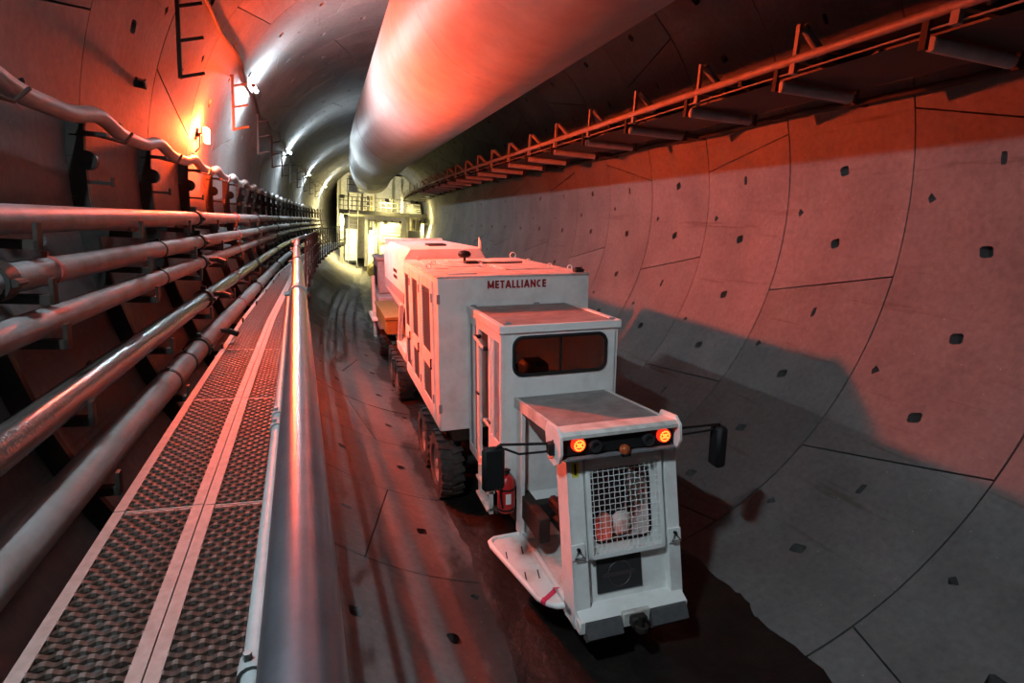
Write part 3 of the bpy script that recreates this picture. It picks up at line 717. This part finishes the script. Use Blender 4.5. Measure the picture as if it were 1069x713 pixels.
def rrect(x0, x1, z0, z1, r, n=6):
    out = []
    for cx, cz, a0 in ((x1 - r, z1 - r, 0), (x0 + r, z1 - r, 90), (x0 + r, z0 + r, 180), (x1 - r, z0 + r, 270)):
        for k in range(n + 1): a = rad(a0 + 90 * k / n); out.append((cx + r * math.cos(a), cz + r * math.sin(a)))
    return out
def holed(mb, ox0, ox1, oz0, oz1, hole, tf, th):
    """plate with a hole; tf maps (x, z, depth) to space"""
    n = len(hole); q = n // 4; corners = [(ox1, oz1), (ox0, oz1), (ox0, oz0), (ox1, oz0)]
    for d in (0, th):
        b = len(mb.v); mb.v += [Vector(tf(*p, d)) for p in hole] + [Vector(tf(*p, d)) for p in corners]
        for c in range(4):
            for k in range(q - 1): mb.f.append((b + n + c, b + c * q + k, b + c * q + k + 1)); mb.m.append(0)
            mb.f.append((b + n + c, b + c * q + q - 1, b + ((c + 1) % 4) * q, b + n + (c + 1) % 4)); mb.m.append(0)
    b0 = len(mb.v) - 2 * (n + 4); b1 = b0 + n + 4
    for k in range(n): mb.f.append((b0 + k, b0 + (k + 1) % n, b1 + (k + 1) % n, b1 + k)); mb.m.append(0)
    for k in range(4): mb.f.append((b0 + n + k, b0 + n + (k + 1) % 4, b1 + n + (k + 1) % 4, b1 + n + k)); mb.m.append(0)
    return mb
win = rrect(-.58, .515, 2.42, 2.84, .10)
mb = MB(); holed(mb, CXL + .02, CXR - .02, CBZ, CT, win, lambda x, z, d: (x, CYF + d, z), .03); cf_ = part('cabin_front', mb, VWHITE, V)
mb = MB(); mb.tube([(x, CYF - .004, z) for x, z in win], .02, 8, closed=True); gk = part('window_gasket', mb, BLACK, cf_)
for (a, b) in ((-.575, -.03), (-.03, .51)):
    mb = MB(); mb.box(a + .004, b - .004, CYF + .012, CYF + .018, 2.425, 2.835); part('window_pane', mb, GLASS, cf_)
mb = MB(); mb.box(-.042, -.018, CYF + .002, CYF + .026, 2.42, 2.84); part('mullion', mb, BLACK, cf_)
mb = MB(); mb.box(CXR - .03, CXR, CYF, CYR, CBZ, CT); mb.box(CXL, CXR, CYF, CYR, CBZ - .05, CBZ); part('cabin_shell', mb, VWHITE, V)
mb = MB()
for (a, b) in ((CYF - .012, CYF + .05), (6.10, 6.15), (6.22, 6.31), (6.76, 6.86), (7.0, 7.06), (7.255, 7.30)): mb.box(CXL - .012, CXL + .03, a, b, CBZ if a > 6 else .90, CT)
mb.box(CXL - .01, CXL + .03, CYF, CYR, CBZ - .06, CBZ + .06); mb.box(CXL - .01, CXL + .03, CYF, 6.22, 1.06, 1.62); mb.box(CXL - .01, CXL + .03, CYF, CYR, CT - .16, CT)
part('cabin_side_frame', mb, VWHITE, V)
def mesh_panel(mb, o, u, v, nu, nv, r):
    o, u, v = Vector(o), Vector(u), Vector(v)
    for i in range(nu + 1): mb.tube([o + u * (i / nu), o + u * (i / nu) + v], r, 4, caps=False)
    for j in range(nv + 1): mb.tube([o + v * (j / nv), o + v * (j / nv) + u], r, 4, caps=False)
for (a, b, z0) in ((CYF + .05, 6.10, 1.62), (6.86, 7.0, CBZ + .06), (7.06, 7.255, CBZ + .06)):
    mb = MB(); mesh_panel(mb, (CXL + .01, a, z0), (0, b - a, 0), (0, 0, CT - .16 - z0), max(3, int((b - a) / .03)), int((CT - z0) / .03), .0045); part('side_mesh', mb, VGREY, V)
mb = MB(); mb.tube([(CXL - .06, 6.34, 2.62), (CXL - .06, 6.76, 2.68)], .02, 10)
gb = part('grab_bar', mb, VDIRTY, V)
for y, z in ((6.34, 2.62), (6.76, 2.68)): mb = MB(); mb.tube([(CXL + .02, y, z), (CXL - .065, y, z)], .026, 8); part('bar_mount', mb, BLACK, gb)
for y, z in ((6.74, 1.95), (6.22, 1.75)): mb = MB(); mb.tube([(CXL - .02, y, z), (CXL - .02, y + .1, z)], .015, 6); part('door_latch', mb, BLACK, V)
mb = MB(); mb.box(-.45, .05, 6.45, 6.95, 1.45, 1.58, .04); mb.box(-.45, .05, 6.9, 7.02, 1.5, 2.25, .05); mb.box(-.3, -.1, 6.55, 6.85, CBZ, 1.46); part('driver_seat', mb, BLACK, V)
mb = MB(); mb.box(CXL + .03, -.3, 6.3, 6.75, 1.60, 1.63, .005); part('inner_shelf', mb, VWHITE, V)
mb = MB(); mb.box(-.38, -.08, 6.0, 6.3, 2.2, 2.5, .05); part('dashboard', mb, BLACK, V)
# cab step ladder and door sill
mb = MB(); mb.box(CXL - .05, CXL + .0, 6.15, 6.20, .62, CBZ); mb.box(CXL - .05, CXL, 6.62, 6.68, .62, CBZ)
for z in (.66, .88): mb.box(CXL - .08, CXL + .02, 6.15, 6.68, z, z + .03)
part('step_ladder', mb, VDIRTY, V)
mb = MB(); mb.box(-.6, .5, 5.7, 7.25, .72, 1.02, .02); part('cabin_underframe', mb, DARK, V)
# --- front driver unit
def hz(y): return 2.17 + (5.78 - y) / 1.28 * .09
mb = MB(); vs = [(x, y, hz(y) + d) for y in (4.50, 5.80) for x in (-.56, .51) for d in (-.035, 0)]
mb.add(vs, [(0, 2, 3, 1), (4, 5, 7, 6), (0, 1, 5, 4), (2, 6, 7, 3), (1, 3, 7, 5), (0, 4, 6, 2)]); ht = part('hood_roof', mb, VROOF, V)
mb = MB()
mb.beam((-.565, 4.48, hz(4.48) - .045), (-.565, 5.82, hz(5.82) - .045), .03, .11); mb.beam((.515, 4.48, hz(4.48) - .045), (.515, 5.82, hz(5.82) - .045), .03, .11); mb.beam((-.58, 4.47, hz(4.47) - .01), (.53, 4.47, hz(4.47) - .01), .05, .06)
part('hood_edge', mb, VDIRTY, ht)
# visor with lights
vz = MB()
poly = [(4.50, 2.30), (4.28, 2.325), (4.24, 2.30), (4.24, 2.27), (4.48, 2.25)]
vz.prism(poly, 'x', -.66, .47); vs_ = part('visor', vz, VDIRTY, V)
mb = MB(); mb.prism([(4.30, 2.29), (4.46, 2.26), (4.46, 2.08), (4.28, 2.11)], 'x', -.64, .45); part('light_panel', mb, BLACK, vs_)
mb = MB(); mb.prism([(4.22, 2.10), (4.46, 2.07), (4.46, 2.055), (4.22, 2.085)], 'x', -.64, .45); part('visor_lip', mb, mat('lip_dark', (.2, .2, .21), .4), vs_)
for x in (-.68, .47):
    mb = MB(); mb.prism([(4.20, 2.16), (4.22, 2.30), (4.30, 2.36), (4.54, 2.34), (4.58, 2.26), (4.50, 2.02), (4.36, 2.0), (4.25, 2.06)], 'x', x, x + .022); e = part('visor_cheek', mb, VWHITE, vs_)
    mb = MB()
    for z in (2.22, 2.15): mb.tube([(x - .006, 4.38, z), (x + .028, 4.38, z)], .012, 8)
    part('bolt', mb, DARK, e)
for x, z in ((-.49, 2.205), (.345, 2.195)):
    mb = MB(); mb.lathe([(-.035, 0), (-.035, .060), (.02, .068), (.05, .068)], (x, 4.285, z), 'y', 20); lg = part('tail_light', mb, TAIL, vs_, 'glowing round red lamp')
    mb = MB()
    for k in range(14): a = 2 * math.pi * k / 14; mb.lathe([(-.0385, 0), (-.0385, .0085), (-.034, .0085)], (x + .044 * math.cos(a), 4.285, z + .044 * math.sin(a)), 'y', 8)
    for dx, dz in ((-.02, .015), (0, .015), (.02, .015), (-.02, -.015), (0, -.015), (.02, -.015), (-.01, 0), (.01, 0)): mb.lathe([(-.0385, 0), (-.0385, .0085), (-.034, .0085)], (x + dx, 4.285, z + dz), 'y', 8)
    part('led', mb, TAILHOT, lg)
for x in (-.33, .19):
    mb = MB(); mb.lathe([(-.04, .03), (-.045, .055), (-.03, .06), (.05, .055)], (x, 4.29, 2.175), 'y', 18); mb.lathe([(-.02, 0), (-.025, .045)], (x, 4.29, 2.175), 'y', 18); part('spot_lamp', mb, mat('lamp_black', (.03, .03, .032), .25), vs_)
mb = MB(); mb.lathe([(-.02, .045), (.0, .05), (.03, .045), (.05, .025), (.055, 0)], (-.06, 4.24, 2.115), 'z', 18); part('beacon', mb, AMBER, vs_, 'small amber beacon dome')
mb = MB(); mb.lathe([(-.03, .055), (-.015, .055)], (-.06, 4.24, 2.115), 'z', 18); mb.box(-.1, -.02, 4.2, 4.4, 2.07, 2.09); part('beacon_base', mb, BLACK, vs_)
# slanted front
TAN = .35 / 1.47
def F(x, s, d=0.):     # s: 0 top .. 1 bottom, d: outwards
    n = Vector((0, -1.49, .305)).normalized(); return Vector((x, 4.375 - .305 * s, 2.06 - 1.49 * s)) + n * d * -1 * -1
def fplate(mb, x0, x1, s0, s1, d0, d1):
    vs = [F(x, s, d) for x in (x0, x1) for s in (s0, s1) for d in (d0, d1)]
    mb.add(vs, [(0, 1, 3, 2), (4, 6, 7, 5), (0, 4, 5, 1), (2, 3, 7, 6), (0, 2, 6, 4), (1, 5, 7, 3)])
for (a, b) in ((-.548, -.405), (.415, .535)):
    mb = MB(); fplate(mb, a, b, 0, .985, -.10, 0); fr_ = part('front_post', mb, VWHITE, V)
inner = rrect(-.30, .27, .12, .545, .06, 6)
mb = MB(); holed(mb, -.405, .415, .02, 1.0, [(x, s) for x, s in inner][::1], lambda x, s, d: F(x, s, -.07 - d), .02); fp = part('front_panel', mb, VWHITE, V)
mb = MB(); mb.tube([F(x, s, -.062) for x, s in inner], .014, 6, closed=True); part('opening_gasket', mb, BLACK, fp)
mb = MB(); fplate(mb, -.385, -.345, .03, .62, -.05, .012); fplate(mb, .335, .375, .03, .62, -.05, .012); fplate(mb, -.385, .375, .03, .06, -.05, .012); fplate(mb, -.385, .375, .595, .62, -.05, .012); gd = part('guard_frame', mb, VWHITE, V)
mb = MB(); nu, nv = 13, 16
for i in range(nu):
    x = -.345 + .68 * (i + .5) / nu; mb.tube([F(x, .06 + .535 * h / (nv * 2), .004 + .005 * (1 if (h // 2 + i) % 2 else -1)) for h in range(nv * 2 + 1)], .0036, 4, caps=False)
for j in range(nv):
    s = .06 + .535 * (j + .5) / nv; mb.tube([F(-.345 + .68 * h / (nu * 2), s, .004 - .005 * (1 if (h // 2 + j) % 2 else -1)) for h in range(nu * 2 + 1)], .0036, 4, caps=False)
part('guard_mesh', mb, VWHITE, gd)
for x in (-.50, .47):
    mb = MB(); fplate(mb, x - .065, x + .065, .515, .60, 0, .02); tp = part('tie_plate', mb, VWHITE, V)
    mb = MB(); mb.tube([F(x, .545, .03), F(x - .045, .585, .05), F(x + .045, .585, .05)], .008, 6, closed=True); mb.tube([F(x, .54, .0), F(x, .54, .045)], .016, 8); part('tie_ring', mb, BLACK, tp)
mb = MB(); fplate(mb, -.30, .15, .645, .845, -.07, -.055); np_ = part('black_plate', mb, mat('plate_black', (.03, .031, .033), .45), V)
mb = MB(); mb.tube([F(-.075 + .115 * math.cos(2 * math.pi * k / 28), .745 + .075 * math.sin(2 * math.pi * k / 28), -.054) for k in range(28)], .004, 4, closed=True); fplate(mb, -.24, .09, .733, .758, -.055, -.052); part('emblem', mb, mat('emblem_dark', (.06, .045, .045), .5), np_)
mb = MB(); fplate(mb, -.512, -.448, .04, .125, 0, .003); tg = part('number_tag', mb, YTAG, V)
ang = math.atan2(.305, 1.49)
lettering('1', .14, BLACK, 'number', tg, F(-.480, .083, .005) - VB, Matrix.Rotation(math.pi / 2 - ang * -1 * -1, 4, 'X'), .001, 1.0, .003)
# bumper
mb = MB(); mb.box(-.55, .53, 4.0, 4.30, .55, .67, .01); mb.prism([(4.0, .67), (4.10, .72), (4.3, .72), (4.3, .67)], 'x', -.54, .52); bp_ = part('bumper', mb, VWHITE, V)
for (a, b) in ((-.50, -.16), (.13, .50)):
    mb = MB(); mb.prism([(3.92, .55), (3.98, .665), (4.03, .665), (4.03, .50), (3.96, .50)], 'x', a, b); part('bumper_pad', mb, mat('pad_rubber', (.06, .065, .07), .6, 0, (.1, .1, .1), 20), bp_)
mb = MB(); mb.box(-.15, .12, 3.965, 4.02, .56, .70, .01); part('hitch_plate', mb, VDIRTY, bp_)
mb = MB(); mb.box(-.09, .06, 3.90, 3.99, .58, .68, .015); mb.tube([(-.015, 3.90, .70), (-.015, 3.90, .53)], .025, 10); mb.lathe([(-.02, .03), (-.02, .06), (.02, .06), (.02, .03)], (-.015, 3.88, .60), 'z', 14); part('tow_hitch', mb, DARK, bp_)
# driver compartment
mb = MB(); mb.box(-.53, .50, 4.15, 5.75, .50, .62); part('cab_floor', mb, VDIRTY, V)
mb = MB(); mb.box(-.53, .50, 5.66, 5.72, .62, 2.14); mb.prism([(5.66, 1.1), (5.5, .8), (5.5, .62), (5.66, .62)], 'x', -.50, .48); part('rear_panel', mb, VWHITE, V)
mb = MB(); mb.box(.48, .51, 4.35, 5.7, .62, 1.5); mb.box(.48, .51, 5.1, 5.7, 1.5, 2.12); part('right_side_wall', mb, VWHITE, V)
mb = MB(); mb.box(-.575, -.525, 5.55, 5.72, .62, 2.13, .006); mb.box(-.56, -.52, 4.16, 5.6, .60, .68, .004); part('left_door_frame', mb, VWHITE, V)
mb = MB(); fplate(mb, -.56, -.54, .0, .985, -.24, 0); part('post_side_plate', mb, VWHITE, V)
mb = MB(); mb.box(-.34, .26, 4.88, 5.3, .9, 1.05, .05); mb.box(-.36, .28, 4.72, 4.86, .98, 1.72, .06); mb.box(-.1, .05, 5.0, 5.2, .62, .92); mb.box(-.40, -.30, 4.85, 5.2, 1.15, 1.28, .03); part('front_seat', mb, BLACK, V)
mb = MB(); mb.box(-.17, .0, 4.46, 4.60, 1.08, 1.36, .05); sb = part('control_box', mb, PINKB, V, 'salmon box behind the guard mesh'); mb = MB(); mb.box(.0, .2, 4.47, 4.60, 1.12, 1.36, .06); part('control_cover', mb, VDIRTY, sb)
# side step platform
mb = MB(); pl = [(-.54, 5.62), (-.86, 5.60), (-.90, 5.52), (-.72, 4.50), (-.62, 4.38), (-.54, 4.36)]
mb.prism(pl, 'z', .60, .622); sp = part('step_platform', mb, mat('platform_white', (.72, .70, .67), .6, 0, (.48, .36, .28), 3.5, .66, .2, 45), V)
mb = MB(); mb.tube([(-.54, 5.63, .615), (-.86, 5.62, .615), (-.92, 5.57, .615), (-.925, 5.48, .615), (-.745, 4.50, .615), (-.68, 4.40, .615), (-.62, 4.35, .615), (-.54, 4.34, .615)], .03, 12); part('edge_tube', mb, VWHITE, sp)
for (y, x) in ((5.25, -.83), (4.85, -.755), (5.3, -.64), (4.85, -.62)):
    mb = MB(); mb.beam((x - .014, y - .07, .623), (x + .014, y + .07, .623), .012, .006); part('drain_slot', mb, BLACK, sp)
mb = MB(); mb.tube([(-.72 + .0, 4.46, .617), (-.695, 4.415, .617)], .0335, 12); mb.beam((-.71, 4.45, .625), (-.55, 4.56, .63), .05, .004); mb.beam((-.56, 4.56, .65), (-.565, 4.50, .69), .05, .008); part('red_tape', mb, TAPE, sp)
# mirrors
for side, (xa, xb, z0, z1) in (('l', (-1.30, -1.10, 1.80, 2.205)), ('r', (1.01, 1.13, 1.735, 2.15))):
    xs = -.69 if side == 'l' else .495; xm = xb if side == 'l' else xa
    mb = MB(); c = (xa + xb) / 2
    mb.box(xs - .04, xs + .04, 4.34, 4.42, 2.10, 2.21, .01)
    mb.tube([(xs, 4.40, 2.19), (c + (.06 if side == 'l' else -.02), 4.43, 2.22 if side == 'l' else 2.17), (c, 4.43, z1 - .02)], .013, 8); mb.tube([(xs, 4.40, 2.12), (xs + (xm - xs) * .7, 4.42, 2.12), (xm, 4.44, z1 - .03)], .011, 8)
    ma = part('mirror_arm', mb, BLACK, V)
    mb = MB()
    if side == 'l': mb.box(xa, xb, 4.41, 4.48, z0, z1, .03)
    else: mb.box(xa, xb, 4.36, 4.52, z0, z1, .03)
    mr = part('mirror_housing', mb, BLACK, ma)
    mb = MB(); mb.box(xa + .02, xb - .02, 4.478 if side == 'l' else 4.517, 4.483 if side == 'l' else 4.522, z0 + .03, z1 - .03); part('mirror_glass', mb, MIRROR, mr)
# --- fire extinguisher on the cabin front
fe = vthing('fire_extinguisher', 'red fire extinguisher mounted beside the step platform of the vehicle', 'extinguisher', Vector((-.70, 5.69, .90)))
mb = MB(); mb.lathe([(0, 0), (0, .085), (.02, .098), (.33, .098), (.40, .07), (.43, .03), (.45, .03), (.45, 0)], (-.70, 5.69, .90), 'z', 20); part('cylinder', mb, REDP, fe)
mb = MB(); mb.box(-.73, -.67, 5.66, 5.72, 1.35, 1.39); mb.beam((-.70, 5.69, 1.40), (-.70, 5.56, 1.44), .02, .015); mb.tube([(-.70, 5.66, 1.37), (-.78, 5.60, 1.33), (-.80, 5.58, 1.15), (-.77, 5.6, .98)], .011, 6); part('valve', mb, BLACK, fe)
mb = MB(); mb.box(-.735, -.675, 5.588, 5.594, 1.02, 1.14); part('paper_label', mb, VWHITE, fe)
mb = MB(); mb.tube([(-.70, 5.69, .93), (-.70, 5.69, .95)], .104, 20); mb.box(-.82, -.58, 5.69, 5.82, .87, .90); mb.tube([(-.70, 5.69, 1.17), (-.70, 5.69, 1.19)], .103, 20); mb.box(-.74, -.66, 5.78, 5.81, .9, 1.2); part('bracket', mb, BLACK, fe)

# ================================================================== BACK-UP GANTRY
GY = 46.0; GO = bend((0, GY, 0)); GH = heading(GY)
def gthing(name, label, cat, group=None): return thing(name, label, cat, GO, (0, 0, GH), group, off=(0, 0, 0))
G = gthing('backup_gantry', 'yellow-lit steel gantry with deck and portal blocking the far tunnel', 'gantry')
def gp(name, M, *boxes, parent=None, **k):
    mb = MB()
    for b in boxes: mb.box(*b)
    return part(name, mb, M, parent or G)
DZ = 4.55
gp('deck', GDARK, (-2.5, 4.0, 0, 8, DZ, DZ + .12)); gp('edge_beam', GDARK, (-2.5, 4.05, -.12, 0, DZ - .15, DZ + .14))
for x in (-2.3, -.5, 2.25, 3.7): gp('leg', GSTEEL if x != 3.7 else GDARK, (x - .12, x + .12, .1, .35, .5, DZ - .05)); gp('leg', GDARK, (x - .12, x + .12, 6, 6.25, .5, DZ))
gp('column', GGREEN, (2.44, 2.62, -.05, .13, .45, DZ)); gp('column', GSTEEL, (2.02, 2.2, .2, .4, DZ, 7.2))
gp('portal_beam', GSTEEL, (-.65, 2.4, -.05, .25, DZ - .48, DZ - .2))
for i in range(4): gp('cross_girder', GGREEN, (-2.3, 3.8, 1.2 + i * 1.5, 1.4 + i * 1.5, DZ - .3, DZ))
for i in range(5): gp('machine_panel', GGREEN, (.62, 2.1, 2.2, 2.4, 2.35 + i * .26, 2.35 + i * .26 + .2))
gp('machine_housing', GSTEEL, (.55, 2.2, 2.4, 7.5, .6, 3.9)); gp('machine_top', GSTEEL, (.6, 1.1, 2.1, 2.4, 3.7, 3.95), (1.3, 2.0, 2.1, 2.4, 3.75, 3.9))
gp('stacked_unit', GSTEEL, (-.35, .35, 1.5, 6, .5, 2.9)); gp('stacked_unit', GGREEN, (2.75, 3.9, 1.2, 5, .9, 2.9)); gp('stacked_unit', GSTEEL, (-2.2, -1.3, 3, 6, .7, 3.2))
gp('control_cabinet', BLACK, (2.65, 3.55, -.1, .3, 2.75, 3.40))
def grail(x0, x1, y, z, n):
    for i in range(n + 1): x = x0 + (x1 - x0) * i / n; mb = MB(); mb.tube([(x, y, z), (x, y, z + 1.0)], .03, 6); part('guard_post', mb, GDARK, G)
    for h in (.35, .7, 1.0): mb = MB(); mb.tube([(x0, y, z + h), (x1, y, z + h)], .03, 6); part('guard_rail', mb, GDARK, G)
grail(-2.5, -.3, .0, DZ + .1, 7); grail(.1, 2.2, .1, DZ + .1, 5)
# tower on the deck
for (x, y) in ((-1.85, .3), (-.85, .3), (-1.85, 1.3), (-.85, 1.3)): gp('tower_leg', GDARK, (x - .06, x + .06, y - .06, y + .06, DZ, 6.0))
gp('tower_deck', VGREY, (-2.0, -.7, .2, 1.5, 5.95, 6.1)); gp('tower_cabinet', VGREY, (-1.85, -1.2, .5, 1.2, 6.1, 7.2))
gp('tower_rail', GDARK, (-1.95, -.75, .2, .25, 6.9, 6.96), (-1.95, -.75, .2, .25, 6.5, 6.55), (-.8, -.75, .2, .25, 6.1, 7.0), (-1.95, -1.9, .2, .25, 6.1, 7.0)); gp('signal_box', REDP, (-1.1, -.9, .3, .45, 6.75, 6.95)); gp('signal_box', YELLOW, (-1.1, -.9, .3, .45, 6.35, 6.72))
for i in range(9): gp('valve_rack', (GSTEEL, GDARK, YELLOW)[i % 3], (-.75 + (i % 3) * .25, -.58 + (i % 3) * .25, .5, .8, DZ + .15 + (i // 3) * .4, DZ + .45 + (i // 3) * .4))
for i in range(5): gp('stair_tread', GDARK, (2.5, 3.6, .2 + i * .25, .5 + i * .25, DZ + .2 + i * .16, DZ + .24 + i * .16))
for i in range(10):
    x = -.2 + (i % 5) * .17; mb = MB(); mb.tube([(x, .8 + .2 * (i % 3), .6), (x, .8 + .2 * (i % 3), 3.9)], .035, 6); part('riser_pipe', mb, (GSTEEL, GGREEN)[i % 2], G)
for i in range(8):
    x = 2.8 + i * .14; mb = MB(); mb.tube([(x, .6, 3.0 + .2 * (i % 3)), (x, .6, DZ)], .03, 6); part('riser_pipe', mb, (GSTEEL, YELLOW, GGREEN)[i % 3], G)
gp('rear_panel', GSTEEL, (-3.2, 3.4, 8.4, 8.6, .6, 8.0))  # pale backdrop added behind the gantry to brighten the far end
for i in range(5): gp('backdrop_rib', GGREEN, (-3.0 + i * 1.5, -2.86 + i * 1.5, 8.25, 8.4, 1.0, 7.8))
# inclined access ladder
L_ = gthing('access_ladder', 'pale aluminium ladder leaning against the gantry deck', 'ladder')
for x in (-1.75, -1.12): mb = MB(); mb.beam((x, -1.6, .45), (x, -.1, DZ + .1), .06, .09); part('stile', mb, VWHITE, L_)
for i in range(14): h = (i + .5) / 14; mb = MB(); mb.beam((-1.75, -1.6 + 1.5 * h, .45 + (DZ - .35) * h), (-1.12, -1.6 + 1.5 * h, .45 + (DZ - .35) * h), .12, .03); part('tread', mb, VWHITE, L_)
# yellow tarped heap at the foot of the ladder
mb = MB(); bmx = bmesh.new(); bmesh.ops.create_icosphere(bmx, subdivisions=3, radius=1)
for v in bmx.verts:
    n_ = 1 + .22 * NZ.noise(v.co * 2.1); v.co = Vector((v.co.x * .5 * n_, v.co.y * .7 * n_, max(-.55, v.co.z * .6 * n_)))
mb.add([v.co + Vector((0, 0, .55)) for v in bmx.verts], [tuple(v.index for v in f.verts) for f in bmx.faces]); bmx.free()
p = bend((.15, 42.5, -.02)); o = link('tarpaulin_heap', mb.mesh('tarpaulin_heap', mat('yellow_tarp', (.6, .5, .15), .6, 0, (.4, .3, .08), 6))); o.location = p; o['label'] = 'crumpled yellow tarpaulin heap at the foot of the gantry ladder'; o['category'] = 'tarpaulin'
# gantry lamps
spots = [(-2.0, -.2, DZ - .3, 'under the deck beside the ladder head'), (-2.3, .6, 5.7, 'at the tower foot on the deck'), (.9, 1.0, DZ - .6, 'under the middle of the portal beam'),
         (2.9, -.2, 5.6, 'above the stair treads'), (1.0, -.3, 5.6, 'on the guard rail below the duct end'), (-.2, .6, 3.4, 'between the riser pipes'),
         (3.95, -.2, 3.9, 'against the right wall'), (-1.6, 2.2, 7.2, 'behind the tower cabinet')]
for i, (x, y, z, wh) in enumerate(spots):
    q = thing('flood_lamp', 'warm glaring flood lamp on the gantry ' + wh, 'lamp', GO + Matrix.Rotation(GH, 3, 'Z') @ Vector((x, y, z)), (0, 0, GH), 'warm flood lamps on the gantry', off=(0, 0, 0))
    mb = MB(); mb.box(-.14, .14, -.02, .12, -.135, -.115); part('lens', mb, LAMPY, q)
    mb = MB(); mb.box(-.17, .17, -.05, .15, -.115, .08, .02); mb.box(-.17, .17, -.055, -.04, -.2, -.1); part('housing', mb, GDARK, q)
